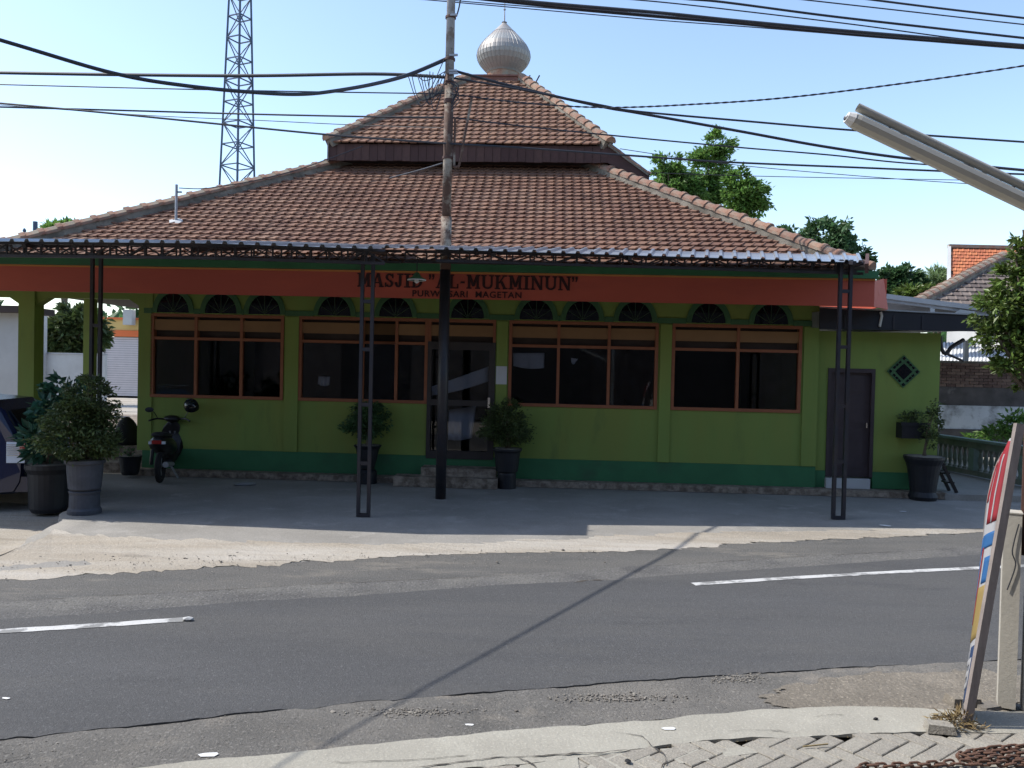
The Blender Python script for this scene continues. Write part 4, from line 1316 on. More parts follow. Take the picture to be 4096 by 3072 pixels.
lpp = pt(383, 1400, 12.4)
lattice_post(lpp.x, 12.4, CZ+0.2, 0.175, (1.0, 1.8, 2.6))
lattice_post(-10.2, 11.4, CZ+0.02, 0.185, (1.0, 1.8, 2.6))

# pendant lamp under the canopy
lpos = pt(1667, 1120, 11.6)
lamp = empty('pendant_lamp', lpos, 'green and white enamel pendant lamp hanging before the mosque lettering', 'lamp')
MB().lathe([(0.135, 0.0), (0.13, 0.015), (0.06, 0.05), (0.035, 0.10), (0.02, 0.11)], 20, cap=False).build('shade', 'trim_green', lamp, smooth=True)
MB().lathe([(0.133, -0.008), (0.137, 0.0), (0.133, 0.006), (0.10, 0.004)], 20, cap=False).build('rim', 'plastic_white', lamp)
MB().lathe([(0.001, -0.05), (0.03, -0.035), (0.035, -0.01), (0.02, 0.03)], 12).build('bulb', 'plastic_white', lamp, smooth=True)
MB().tube([(0, 0, 0.10), (0, 0, 3.66-lpos.z)], 0.008, 6).build('cord', 'cable', lamp)

# ================================================================ UTILITY POLE
pb = gp(1762, 1998)
pole = empty('utility_pole', (pb.x, pb.y, 0), 'tall rusty steel utility pole rising through the canopy', 'utility pole')
PY = pb.y
lean = 0.0
def pz_at(v):
    return pt(1780, v, PY).z
zs = [0.0, 3.62, 4.55, pz_at(250), 9.6]
MB().tube([(0, 0, 0.0), (0, 0, 3.60)], 0.083, 20).build('shaded_pole_base', 'steel_black', pole, smooth=True)  # part below the canopy: its shade is put into the black colour
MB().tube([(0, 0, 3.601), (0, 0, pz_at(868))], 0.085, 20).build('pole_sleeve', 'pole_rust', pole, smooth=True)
MB().tube([(0, 0, pz_at(868)+.001), (0.002, 0, pz_at(300))], 0.071, 20).build('pole_shaft', 'pole_rust', pole, smooth=True)
MB().tube([(0.002, 0, pz_at(300)), (0.004, 0, 9.8)], [0.070, 0.056], 20).build('pole_top', 'pole_grey', pole, smooth=True)
for v in (70, 238, 330, 335, 402, 410, 632):
    MB().lathe([(0.080, -0.02), (0.084, -0.015), (0.084, 0.015), (0.080, 0.02)], 18, (0.002, 0, pz_at(v))).build('clamp', 'steel_rust', pole)
for v, dx in ((68, 0.11), (228, 0.13), (290, 0.12), (300, 0.14)):
    MB().bar((0.0, -0.075, pz_at(v)), (dx, -0.085, pz_at(v)+0.004), 0.025, 0.03).build('bracket', 'galv', pole)
# conduit bent like a hairpin on the right side
z1_, z2_ = pz_at(470), pz_at(672)
MB().tube(smoothpath([(0.105, -0.02, z1_), (0.105, -0.02, z2_+0.12), (0.115, -0.03, z2_+0.02), (0.16, -0.04, z2_+0.02), (0.20, -0.04, z2_+0.12), (0.36, -0.04, pz_at(390))], 6), 0.018, 8).build('conduit', 'pole_rust', pole)
# tangle of tails left of the pole
tr_ = random.Random(21)
for i in range(9):
    x0_, x1_ = -0.25-0.06*i*0.8, -0.05-tr_.uniform(0, .1)
    za_, zb_ = pz_at(300)+tr_.uniform(-.05, .05), pz_at(tr_.choice((240, 372, 372, 400)))
    mid = Vector(((x0_+x1_)/2-tr_.uniform(0, .15), -0.1, min(za_, zb_)-tr_.uniform(.05, .25)))
    MB().tube(smoothpath([(x1_, -.07, zb_ if i % 2 else za_), tuple(mid), (x0_, -.05, za_)], 6), 0.007, 5).build('cable_tail', 'cable', pole)
for i in range(5):
    a_ = tr_.uniform(-.1, .2)
    MB().tube(smoothpath([(0.03, -.085, pz_at(370)+a_), (0.10+tr_.uniform(0, .08), -.12, pz_at(400)+a_), (0.05, -.09, pz_at(440)+a_*.5)], 5), 0.008, 5).build('cable_tail', 'cable', pole)

# ================================================================ OVERHEAD CABLES
def cable(label, pts, px_w, group=None, twist=False, cat='cable'):
    p3 = [pt(u, v, Y) for u, v, Y in pts]
    path = smoothpath(p3, 10)
    r_ = [max(0.004, px_w*p.y/FPX/2) for p in path]
    o_ = path[0].copy()
    mb = MB()
    if twist:
        for ph in (0, math.pi):
            q = []
            d = (path[-1]-path[0]).normalized()
            s = d.cross(Vector((0, 0, 1))).normalized()
            fine = resample(path, len(path)*6)
            for i, p in enumerate(fine):
                a = i*0.55+ph
                rr = px_w*p.y/FPX/2
                q.append(p-o_+(s*math.cos(a)+Vector((0, 0, 1))*math.sin(a))*rr*0.55)
            mb.tube(q, px_w*path[0].y/FPX/2*0.62, 5)
    else:
        mb.tube([p-o_ for p in path], r_, 6)
    return tag(mb.build('overhead_cable', 'cable', loc=o_), label, cat, group)
PXr = 1790
# the thick sagging line: nearer at the left, so its shadow crosses the road
cable('thick twisted cable sagging from the pole to the upper left', [(-2600, -600, 3.2), (-1130, -172, 4.42), (0, 160, 5.75), (463, 295, 6.56), (760, 345, 7.3), (1024, 370, 8.18), (1200, 377, 8.93), (1330, 365, 9.65), (1500, 335, 10.86), (1640, 297, 12.0), (1785, 236, 12.62)], 16)
cable('heavy straight cable reaching the pole level from the left', [(-500, 282, 13.0), (0, 291, 12.9), (500, 299, 12.85), (1000, 303, 12.8), (1500, 296, 12.72), (1786, 309, 12.62)], 13)
cable('thin cable below the heavy straight cable at the left', [(-500, 325, 13.2), (0, 338, 13), (500, 351, 12.9), (1024, 363, 12.8), (1500, 371, 12.7), (1786, 375, 12.62)], 5)
cable('middle cable running left from the pole above the lowest pair', [(-500, 415, 13), (0, 428, 12.9), (463, 441, 12.85), (1024, 457, 12.75), (1500, 467, 12.68), (1786, 470, 12.62)], 7)
cable('lowest long cable crossing the whole picture below the upper tile roof', [(-500, 372, 11.9), (0, 413, 12), (463, 455, 12.1), (1024, 511, 12.3), (1340, 541, 12.4), (1760, 572, 12.53), (2100, 592, 12.6), (2590, 627, 12.8), (2900, 648, 12.9), (3450, 671, 13.2), (4096, 697, 13.6), (4700, 715, 14)], 8)
cable('very thin wire just above the lowest long cable at the left', [(-300, 395, 13.2), (0, 420, 13.2), (600, 462, 13.3), (1024, 481, 13.4), (1420, 500, 13.5), (1786, 512, 12.62)], 3)
cable('thick cable falling from the pole behind the tube lamp', [(1812, 282, 12.62), (2050, 345, 12.9), (2400, 425, 13.2), (2553, 452, 13.4), (2937, 521, 13.8), (3320, 590, 14.2), (3700, 642, 14.6), (4300, 700, 15.4)], 11)
cable('cable leaving the thick falling one and passing above it to the right', [(1812, 312, 12.62), (2050, 352, 12.8), (2400, 420, 13.1), (2553, 446, 13.2), (3000, 486, 13.6), (3360, 517, 14.0), (3640, 537, 14.3), (4200, 575, 15)], 8)
cable('twisted service cable rising to the right edge over the trees', [(1812, 378, 12.62), (2100, 412, 12.4), (2430, 430, 12.2), (2800, 416, 11.9), (3150, 390, 11.5), (3600, 335, 11.0), (4096, 263, 10.5), (4500, 190, 10)], 6.5, twist=True)
cable('cable over the right eave of the upper roof, fourth from the top', [(1812, 470, 12.62), (2050, 500, 12.9), (2400, 537, 13.2), (2937, 588, 13.8), (3320, 620, 14.2), (3660, 655, 14.6), (4300, 690, 15.4)], 6)
cable('faint wire above the tree crowns at the right', [(2480, 595, 17), (2900, 655, 17), (3450, 705, 17), (3950, 740, 17), (4300, 760, 17)], 3)
cable('faint level wire crossing the columnar tree crowns', [(2300, 680, 18), (2937, 702, 18), (3500, 714, 18), (4300, 728, 18)], 3)
cable('thin drop wire from the roof mast up to the left eave of the upper roof', [(716, 752, 14.4), (800, 755, 14.5), (880, 746, 14.6), (1024, 721, 14.9), (1180, 682, 15.4), (1310, 637, 16.2), (1450, 585, 16.9)], 4)
cable('grey stay wire running from the pole down to the lower roof tiles', [(1772, 652, 12.62), (1680, 680, 13.6), (1560, 712, 15.0)], 6)
# bundle at the top right, high above the road
cable('thick black cable bundle along the top right, upper strand', [(1300, -75, 12.9), (1700, -40, 13.0), (2109, 6, 13.1), (2624, 50, 13.4), (2937, 82, 13.6), (3430, 128, 13.9), (4096, 182, 14.3), (4600, 220, 14.7)], 13)
cable('thick black cable bundle along the top right, lower strand', [(1300, -66, 13.0), (1700, -28, 13.1), (2150, 20, 13.2), (2624, 64, 13.5), (2937, 92, 13.7), (3430, 140, 14.0), (4096, 190, 14.4), (4600, 226, 14.8)], 11)
cable('outermost thin wire below the thick bundle at the top', [(1300, -35, 13.2), (1740, 2, 13.2), (2100, 34, 13.3), (2624, 80, 13.5), (3000, 108, 13.8), (3430, 143, 14.2), (4096, 196, 14.6), (4600, 230, 15)], 4)
cable('inner thin wire below the thick bundle at the top', [(1300, -48, 13.3), (1830, 3, 13.3), (2200, 33, 13.4), (2624, 70, 13.6), (3000, 101, 13.9), (3500, 146, 14.3), (4096, 193, 14.7), (4600, 228, 15)], 4)
cable('cable above the thick bundle at the top right, nearest to it', [(2300, -66, 13.5), (2690, -10, 13.7), (2890, 8, 13.8), (3300, 62, 14.1), (3700, 108, 14.4), (4096, 152, 14.7), (4500, 195, 15)], 9)
cable('cable crossing from the thick bundle to the one above it', [(2300, -20, 13.5), (2640, 8, 13.6), (3000, 48, 13.9), (3430, 100, 14.2), (3800, 150, 14.4), (4096, 180, 14.7)], 5)
cable('thin wire second from the top right corner', [(2900, -36, 14), (3243, 2, 14.2), (3600, 42, 14.4), (4096, 98, 14.7), (4500, 140, 15)], 5)
cable('topmost cable in the upper right corner', [(3100, -52, 14), (3512, 2, 14.3), (3800, 38, 14.5), (4096, 72, 14.8), (4500, 118, 15)], 8)
cable('short cable climbing from the pole bracket out of the picture', [(1826, 66, 12.6), (1836, 30, 12.5), (1848, -30, 12.4), (1880, -140, 12.2)], 6)

# ================================================================ VEGETATION
def leaves(mb, centres, n, size, r_, droop=0.3, aspect=0.42, shell=0.55):
    """leaf blades spread through ellipsoidal clumps: centres = [(c, (rx, ry, rz))]"""
    wts = [c[1][0]*c[1][1]*c[1][2] for c in centres]
    tot = sum(wts)
    for (c, rad), wt in zip(centres, wts):
        # sub-clumps give light and dark patches and gaps
        k = max(5, int(26*wt/tot*len(centres)))
        subs = []
        for _ in range(k):
            while True:
                p = Vector((r_.uniform(-1, 1), r_.uniform(-1, 1), r_.uniform(-1, 1)))
                if shell <= p.length <= 1:
                    break
            subs.append(p)
        for _ in range(int(n*wt/tot)):
            s_ = r_.choice(subs)
            q = s_+Vector((r_.gauss(0, .17), r_.gauss(0, .17), r_.gauss(0, .14)))
            p = Vector((c[0]+q.x*rad[0], c[1]+q.y*rad[1], c[2]+q.z*rad[2]))
            out = Vector((q.x, q.y, q.z*0.6+r_.uniform(-.2, .5)))
            d = (out.normalized()+Vector((r_.gauss(0, .6), r_.gauss(0, .6), r_.gauss(-droop, .5)))).normalized()
            sd_ = d.cross(Vector((r_.gauss(0, 1), r_.gauss(0, 1), r_.gauss(0, 1)))).normalized()
            L_ = size*r_.uniform(.6, 1.25)
            W_ = L_*aspect*0.5
            nn = d.cross(sd_)
            kk = len(mb.v)
            m_ = p+d*L_*0.45
            mb.v += [tuple(p), tuple(m_+sd_*W_+nn*W_*0.25), tuple(p+d*L_-nn*L_*0.1), tuple(m_-sd_*W_+nn*W_*0.25)]
            mb.f += [(kk, kk+1, kk+2), (kk, kk+2, kk+3)]
def tree(name, label, base, centres, n, size, m, seed, cat='tree', trunk=0.12, group=None, aspect=0.42, kind=None, shell=0.5, droop=0.3):
    r_ = random.Random(seed)
    base = Vector(base)
    root = empty(name, base, label, cat, group=group)
    top = sum((Vector(c[0]) for c in centres), Vector())/len(centres)
    mb = MB()
    tp = (top-base)
    fork = tp*0.55
    mb.tube(smoothpath([(0, 0, 0), tp*0.25+Vector((trunk*.5, 0, 0)), fork], 5), [trunk*(1-0.4*i/10) for i in range(11)], 8)
    mb.build('trunk', 'bark', root, smooth=True)
    lim = MB()
    for c, rad in centres:
        c = Vector(c)-base
        for k in range(3):
            e = c+Vector((r_.uniform(-.5, .5)*rad[0], r_.uniform(-.5, .5)*rad[1], r_.uniform(-.2, .6)*rad[2]))
            lim.tube(smoothpath([fork*r_.uniform(.8, 1), fork.lerp(e, .5)+Vector((0, 0, .05*rad[2])), e], 4), [trunk*0.5*(1-0.8*i/8) for i in range(9)], 5)
    lim.build('branch', 'bark', root)
    mb = MB()
    leaves(mb, [(Vector(c)-base, rad) for c, rad in centres], n, size, r_, aspect=aspect, shell=shell, droop=droop)
    o = mb.build('crown', m, root)
    return root
def pc(u, v, Y, ru, rv, depth=0.8):
    k = Y/FPX
    return (pt(u, v, Y), (ru*k, ru*k*depth, rv*k))
def gnd(u, Y, z=-0.03):
    p = pt(u, 1500, Y)
    return Vector((p.x, Y, z))
# tall slender trees behind the right hip
Y = 34
tree('mango_tree', 'shorter leafy tree left of the tall crown behind the roof', gnd(2690, Y), [pc(2672, 660, Y, 62, 45), pc(2700, 735, Y, 85, 60), pc(2740, 800, Y, 70, 40)], 5200, 0.22, 'leaf_mid', 31, group='slender trees behind the roof', trunk=0.16)
tree('mango_tree', 'tallest slender tree crown rising over the right hip', gnd(2830, Y+1), [pc(2870, 585, Y+1, 62, 62), pc(2835, 680, Y+1, 90, 75), pc(2800, 770, Y+1, 95, 70), pc(2860, 830, Y+1, 90, 50)], 9000, 0.22, 'leaf_mid', 32, group='slender trees behind the roof', trunk=0.2)
tree('mango_tree', 'darker tree right of the tall crown behind the hip', gnd(2985, Y-1), [pc(2960, 715, Y-1, 50, 40), pc(2985, 775, Y-1, 75, 50), pc(3020, 822, Y-1, 60, 35), pc(2950, 830, Y-1, 50, 35)], 4400, 0.22, 'leaf_mid', 33, group='slender trees behind the roof', trunk=0.15)
tree('broadleaf_tree', 'round dark green tree above the canopy end', gnd(3290, 28), [pc(3170, 965, 28, 80, 50), pc(3300, 955, 28, 110, 65), pc(3395, 1010, 28, 70, 70), pc(3440, 1055, 28, 55, 45), pc(3250, 1030, 28, 150, 60)], 7000, 0.22, 'leaf_dark', 34, trunk=0.2, aspect=0.5)
tree('broadleaf_tree', 'low dark tree between the fascia end and the tiled house', gnd(3600, 25), [pc(3570, 1120, 25, 55, 45), pc(3640, 1100, 25, 45, 30), pc(3600, 1170, 25, 95, 45), pc(3660, 1160, 25, 50, 40)], 7500, 0.19, 'leaf_dark', 35, trunk=0.15, aspect=0.5)
tree('shrub', 'yellowish low shrub in front of the low dark tree', gnd(3660, 24), [pc(3650, 1180, 24, 60, 30), pc(3700, 1165, 24, 30, 25)], 1200, 0.2, 'leaf_yellow', 36, trunk=0.06)
tree('bamboo_clump', 'feathery pale green bamboo beside the orange tiled roof', gnd(3760, 40), [pc(3740, 1130, 40, 60, 45), pc(3780, 1110, 40, 40, 35), pc(3730, 1165, 40, 70, 35)], 3600, 0.36, 'leaf_pale', 37, trunk=0.08, aspect=0.14, shell=0.1)
tree('round_tree', 'small round tree top peeping over the left hip', gnd(255, 40), [pc(230, 930, 40, 45, 30), pc(290, 925, 40, 45, 25), pc(255, 905, 40, 25, 20)], 1600, 0.4, 'leaf_mid', 38, trunk=0.2)
# leafy tree at the right edge
Y = 10.6
tree('leafy_tree', 'dense yellow-green leafy tree at the right edge', (pt(4330, 1500, Y).x, Y, -0.03),
     [pc(4092, 935, Y, 32, 70), pc(4085, 1010, Y, 42, 60), pc(4035, 1125, Y, 70, 55), pc(3990, 1240, Y, 105, 75), pc(4010, 1350, Y, 110, 70), pc(4040, 1450, Y, 85, 70), pc(4180, 1090, Y, 105, 150), pc(4150, 1330, Y, 130, 180), pc(4250, 1180, Y, 160, 240), pc(4075, 1510, Y, 55, 50)], 14000, 0.10, 'leaf_yellow', 41, trunk=0.11, aspect=0.45, shell=0.35)
# trees seen through the porch
Y = 38
tree('garden_tree', 'bushy tree behind the white yard wall seen through the porch', gnd(265, Y), [pc(260, 1330, Y, 85, 70), pc(220, 1390, Y, 50, 50), pc(310, 1270, Y, 60, 50), pc(290, 1390, Y, 60, 40), pc(350, 1330, Y, 70, 80)], 4500, 0.4, 'leaf_olive', 51, trunk=0.2)
# a far belt of trees closes the view at the horizon
mb = MB()
fr_ = random.Random(77)
cs = []
for i in range(46):
    a = R(-62+124*i/45)
    d = 95+fr_.uniform(-14, 20)
    h = fr_.uniform(3.0, 4.6)
    cs.append((Vector((d*math.sin(a), d*math.cos(a), h*0.8)), (5.0, 4.0, h)))
leaves(mb, cs, 16000, 1.5, fr_, shell=0.2, aspect=0.6)
tag(mb.build('tree_belt', 'leaf_dark'), 'far belt of dark trees closing the horizon', 'trees', kind='stuff')

# ---- potted plants
def pot(root, prof, m, seg=24):
    MB().lathe(prof, seg).build('pot', m, root, smooth=False)
def bush(name, label, base, pot_prof, pot_m, centres, n, size, m, seed, pedestal=None, soil_z=None, stem=0.02, aspect=0.45, group='potted plants before the mosque', shell=0.35, cat='potted plant'):
    root = empty(name, base, label, cat, group=group)
    r_ = random.Random(seed)
    if pedestal:
        MB().lathe(pedestal, 24).build('pedestal', pot_m, root)
    pot(root, pot_prof, pot_m)
    sz = max(p[1] for p in pot_prof)-0.03
    rr = max(p[0] for p in pot_prof)*0.85
    MB().lathe([(rr, sz-0.02), (rr, sz+0.032), (0.001, sz+0.036)], 16).build('soil', 'soil', root)
    mb = MB()
    for c, rad in centres:
        for k in range(3):
            e = Vector(c)+Vector((r_.uniform(-.4, .4)*rad[0], r_.uniform(-.4, .4)*rad[1], r_.uniform(-.3, .3)*rad[2]))
            mb.tube(smoothpath([(r_.uniform(-.03, .03), r_.uniform(-.03, .03), sz), Vector((e.x*.3, e.y*.3, (sz+e.z)/2)), e], 4), [stem*(1-.8*i/8) for i in range(9)], 5)
    mb.build('stem', 'bark', root)
    mb = MB()
    leaves(mb, [(Vector(c), rad) for c, rad in centres], n, size, r_, aspect=aspect, shell=shell)
    mb.build('foliage', m, root)
    return root
Vec = Vector
b0 = gp(338, 2052, 0.015)
bush('potted_bush', 'large cone-shaped bush in grey pot on a pedestal at the forecourt corner', b0,
     [(0.17, 0.31), (0.20, 0.34), (0.215, 0.50), (0.225, 0.66), (0.25, 0.68), (0.25, 0.72), (0.20, 0.715)], 'pot_grey',
     [(Vec((-.08, 0, 0.96)), (.46, .42, .24)), (Vec((-.08, 0, 1.24)), (.42, .40, .28)), (Vec((0.02, 0, 1.50)), (.32, .30, .26)), (Vec((0.08, 0, 1.74)), (.14, .14, .15)), (Vec((.18, 0, 1.1)), (.28, .3, .28))], 11000, 0.06, 'leaf_olive', 61,
     pedestal=[(0.21, 0.0), (0.21, 0.05), (0.19, 0.08), (0.185, 0.26), (0.20, 0.30), (0.19, 0.309)])
b1 = gp(195, 2045, -0.10)
bush('potted_croton', 'dark broad-leaved plant in a black tub behind the car', b1,
     [(0.22, 0.0), (0.25, 0.06), (0.27, 0.55), (0.31, 0.62), (0.31, 0.68), (0.27, 0.675)], 'pot_black',
     [(Vec((-.06, 0, .98)), (.22, .3, .26)), (Vec((-.03, 0.1, 1.30)), (.22, .3, .26)), (Vec((0.06, 0.1, 1.60)), (.22, .24, .24)), (Vec((.18, .1, 1.80)), (.16, .15, .15))], 560, 0.18, 'leaf_blue', 62, aspect=0.5)
b2 = gp(1468, 1932, 0.015)
bush('potted_topiary', 'round clipped bush in black urn behind the middle lattice post', b2,
     [(0.10, 0.24), (0.12, 0.26), (0.17, 0.44), (0.20, 0.60), (0.245, 0.66), (0.235, 0.67), (0.18, 0.66)], 'pot_black',
     [(Vec((-.04, 0, 1.02)), (.36, .33, .22)), (Vec((-.02, 0, 1.22)), (.32, .3, .18)), (Vec((.03, 0, 1.36)), (.18, .18, .10))], 4200, 0.06, 'leaf_dark', 63, pedestal=[(0.17, 0.0), (0.17, 0.2), (0.14, 0.24)])
b3 = gp(2026, 1952, 0.015)
bush('potted_bush', 'bushy shrub in square-shouldered black pot right of the door steps', b3,
     [(0.17, 0.28), (0.19, 0.30), (0.225, 0.62), (0.255, 0.66), (0.255, 0.69), (0.21, 0.685)], 'pot_black',
     [(Vec((-.02, 0, 0.96)), (.40, .36, .20)), (Vec((0.0, 0, 1.20)), (.36, .32, .24)), (Vec((0.0, 0, 1.42)), (.18, .2, .14)), (Vec((.33, 0, .92)), (.13, .12, .09))], 5200, 0.055, 'leaf_olive', 64, pedestal=[(0.16, 0.0), (0.16, 0.24), (0.15, 0.279)])
b4 = gp(3690, 1998, 0.015)
bush('potted_sapling', 'thin sapling in a tall flared black pot at the annex corner', b4,
     [(0.21, 0.0), (0.235, 0.06), (0.20, 0.14), (0.24, 0.44), (0.27, 0.60), (0.32, 0.70), (0.32, 0.74), (0.26, 0.735)], 'pot_black',
     [(Vec((.08, 0, 1.05)), (.14, .12, .18)), (Vec((.12, 0, 1.30)), (.16, .14, .22)), (Vec((.15, 0, 1.52)), (.13, .12, .16))], 650, 0.06, 'leaf_olive', 65, stem=0.012, shell=0.1)
b5 = gp(520, 1898, 0.06)
bush('small_pot', 'small dark pot with a sprig at the porch step', b5,
     [(0.13, 0.0), (0.15, 0.05), (0.185, 0.30), (0.20, 0.33), (0.17, 0.33)], 'pot_black', [(Vec((0, 0, .40)), (.08, .08, .06))], 60, 0.06, 'leaf_dark', 66)
# planter box on the annex wall
wb = toW((wx(3640, 1720, NY)-0.02, NY-0.12, 0))
pbx = empty('wall_planter', (wb.x, wb.y, wz(3640, 1750, NY)), 'dark planter box fixed to the annex wall with small plants', 'planter', rz=-BA, group='potted plants before the mosque')
MB().box(-0.22, 0.22, -0.12, 0.118, 0.0, 0.26).build('box', 'pot_black', pbx)
MB().box(-0.24, 0.24, -0.135, -0.121, 0.215, 0.275).build('rim', 'pot_black', pbx)
mb = MB()
leaves(mb, [(Vec((-.05, 0, .36)), (.2, .1, .1)), (Vec((.1, 0, .38)), (.12, .1, .1))], 420, 0.05, random.Random(67), shell=0.1)
mb.build('foliage', 'leaf_olive', pbx)

# small folding step stand behind the corner pot
la0 = toW((wx(3770, 1960, -.12), -.12, 0.12))
lad = empty('step_ladder', la0, 'low black folding step ladder behind the pot at the annex corner', 'ladder', rz=-BA)
for yy in (0, .26):
    MB().bar((.24, yy, 0), (-.02, yy, .50), .05, .03, (0, 1, 0)).build('rail', 'black_plastic', lad)
    MB().bar((-.22, yy, 0), (-.02, yy, .49), .03, .02, (0, 1, 0)).build('rear_leg', 'galv', lad)
for z in (.17, .33, .48):
    xx = .24-.26*z/.5
    MB().box(xx-.07, xx+.06, .025, .235, z-.012, z+.012).build('tread', 'black_plastic', lad)

# ================================================================ MOTOR SCOOTER (seen from behind)
sb = gp(640, 1932, 0.015)
SH = math.atan2(1.0, -0.22)           # heading
scooter = empty('motor_scooter', sb, 'black motor scooter parked by the porch with a helmet on its mirror', 'scooter', rz=SH-math.pi/2)
def wheel(root, y, r_, wd, nm='wheel'):
    t = MB()
    prof = []
    k = len(t.v)
    seg, sec = 24, 8
    for i in range(seg):
        a = 2*math.pi*i/seg
        for j in range(sec):
            b = 2*math.pi*j/sec
            rr = r_-wd/2+wd/2*math.cos(b)
            t.v.append((wd/2*math.sin(b), y+rr*math.cos(a), r_+rr*math.sin(a)))
    for i in range(seg):
        for j in range(sec):
            t.f.append((i*sec+j, i*sec+(j+1) % sec, ((i+1) % seg)*sec+(j+1) % sec, ((i+1) % seg)*sec+j))
    w_ = t.build(nm, 'rubber', root, smooth=True)
    h = MB()
    for i in range(6):
        a = math.pi/3*i
        h.bar((0, y, r_), (0, y+(r_-wd)*math.cos(a), r_+(r_-wd)*math.sin(a)), 0.03, 0.02, (1, 0, 0))
    h.build('rim', 'galv', w_)
    return w_
wheel(scooter, 0.0, 0.27, 0.10)
wheel(scooter, 1.24, 0.27, 0.085)
def loft(secs, m, name, parent, n=14):
    """body through elliptical sections (y, z, half width, half height)"""
    mb = MB()
    for y, z, a, b in secs:
        for i in range(n):
            t = 2*math.pi*i/n
            mb.v.append((a*math.cos(t), y, z+b*math.sin(t)))
    for k in range(len(secs)-1):
        for i in range(n):
            j = (i+1) % n
            mb.f.append((k*n+i, (k+1)*n+i, (k+1)*n+j, k*n+j))
    mb.f.append(tuple(range(n)))
    mb.f.append(tuple((len(secs)-1)*n+i for i in range(n))[::-1])
    return mb.build(name, m, parent, smooth=True)
loft([(-0.30, .74, .05, .04), (-0.24, .72, .10, .09), (0.0, .66, .19, .14), (.30, .60, .20, .18), (.55, .55, .17, .15), (.62, .48, .10, .08)], 'black_plastic', 'tail_body', scooter)
loft([(-.26, .82, .07, .02), (-.15, .83, .12, .05), (.10, .80, .14, .06), (.40, .77, .12, .05), (.55, .76, .06, .03)], 'rubber', 'seat', scooter)
loft([(.50, .30, .10, .05), (.75, .30, .12, .05), (.95, .40, .14, .12), (1.02, .60, .23, .22), (1.02, .82, .17, .13), (.98, .95, .07, .06)], 'black_plastic', 'front_shield', scooter)
loft([(1.0, .42, .06, .05), (1.2, .56, .07, .05), (1.40, .50, .06, .04), (1.5, .40, .04, .02)], 'black_plastic', 'front_fender', scooter)
MB().box(-.075, .075, -.32, -.285, .69, .75).build('tail_light', 'red_lens', scooter)
for sx in (-1, 1):
    MB().box(sx*.10-.03, sx*.10+.03, -.29, -.25, .685, .73).build('indicator', 'white_lens', scooter)
MB().tube(smoothpath([(-.06, -.30, .60), (-.07, -.34, .42), (-.07, -.33, .36)], 4), 0.03, 6).build('mudguard', 'black_plastic', scooter)
MB().tube([(.13, -.25, .34), (.13, .35, .28)], [.05, .035], 10).build('exhaust', 'galv', scooter)
MB().tube(smoothpath([(-.34, .72, 1.0), (-.22, .86, 1.03), (0, .95, 1.0), (.22, .86, 1.03), (.34, .72, 1.0)], 5), 0.016, 8).build('handlebar', 'black_plastic', scooter)
loft([(.84, 1.02, .10, .04), (.93, 1.03, .14, .06), (1.02, 1.0, .11, .06)], 'black_plastic', 'instrument_cowl', scooter)
for sx in (-1, 1):
    mi = MB().tube(smoothpath([(sx*.22, .86, 1.03), (sx*.28, .84, 1.14), (sx*.33, .80, 1.18)], 4), 0.007, 6).build('mirror', 'black_plastic', scooter)
    MB().lathe([(0.001, -.012), (.06, -.008), (.062, .006), (0.001, .012)], 14, (0, 0, 0)).build('mirror_head', 'black_plastic', mi)
    mh = mi.children[0]
    mh.location = (sx*.35, .80, 1.19)
    mh.rotation_euler = (R(80), 0, 0)
    mh.scale = (1.2, 0.75, 1)
for p, q in (((.05, .5, .28), (.22, .38, .03)), ((-.05, 0, .27), (-.05, .5, .30)), ((.05, 1.24, .27), (.04, 1.0, .80)), ((-.05, 1.24, .27), (-.04, 1.0, .80))):
    MB().tube([p, q], 0.018, 6).build('fork', 'galv', scooter)
hp = scooter.matrix_basis if False else None
# helmet hung on the right mirror
hw = Vec((sb.x, sb.y, 0)) + Matrix.Rotation(SH-math.pi/2, 3, 'Z') @ Vec((.36, .78, 0))
helm = empty('helmet', (hw.x, hw.y, 1.17), 'glossy black open-face helmet hung on the scooter mirror', 'helmet', rz=SH-math.pi/2+R(200))
mb = MB()
seg, ring_ = 20, 10
for i in range(ring_+1):
    ph = R(90-115*i/ring_)
    for j in range(seg):
        t = 2*math.pi*j/seg
        mb.v.append((.125*math.cos(ph)*math.cos(t), .15*math.cos(ph)*math.sin(t), .13*math.sin(ph)+.13))
for i in range(ring_):
    for j in range(seg):
        q = (i*seg+j, i*seg+(j+1) % seg, (i+1)*seg+(j+1) % seg, (i+1)*seg+j)
        # open face at the front (+y) of the lower half
        t = (j+.5)/seg*360
        if i >= 6 and 50 < t < 130:
            continue
        mb.f.append(q)
mb.build('shell', 'helmet', helm, smooth=True)
mb = MB()
for i in range(5):
    ph = R(40-60*i/4)
    for j in range(11):
        t = R(30+120*j/10)
        mb.v.append((.137*math.cos(ph)*math.cos(t), .165*math.cos(ph)*math.sin(t), .14*math.sin(ph)+.13))
for i in range(4):
    for j in range(10):
        q = i*11+j
        mb.f.append((q, q+1, q+12, q+11))
mb.build('visor', 'glass_dark', helm, smooth=True)
helm.rotation_euler = (R(-25), R(10), helm.rotation_euler[2])

# dark bundle on the porch floor
pbn = toW((wx(490, 1778, 0.75), 0.9, FL))
bd = MB()
bd.lathe([(.30, 0), (.29, .12), (.22, .25), (.17, .38), (.12, .46), (.05, .52), (.005, .53)], 9)
bd.v = [(x*(1+.15*noise.noise(Vec((x*6, y*6, z*5)))), y, z) for x, y, z in bd.v]
o = bd.build('covered_bundle', 'rubber', loc=pbn, smooth=True)
tag(o, 'dark peaked bundle resting on the porch floor behind the scooter', 'bundle')

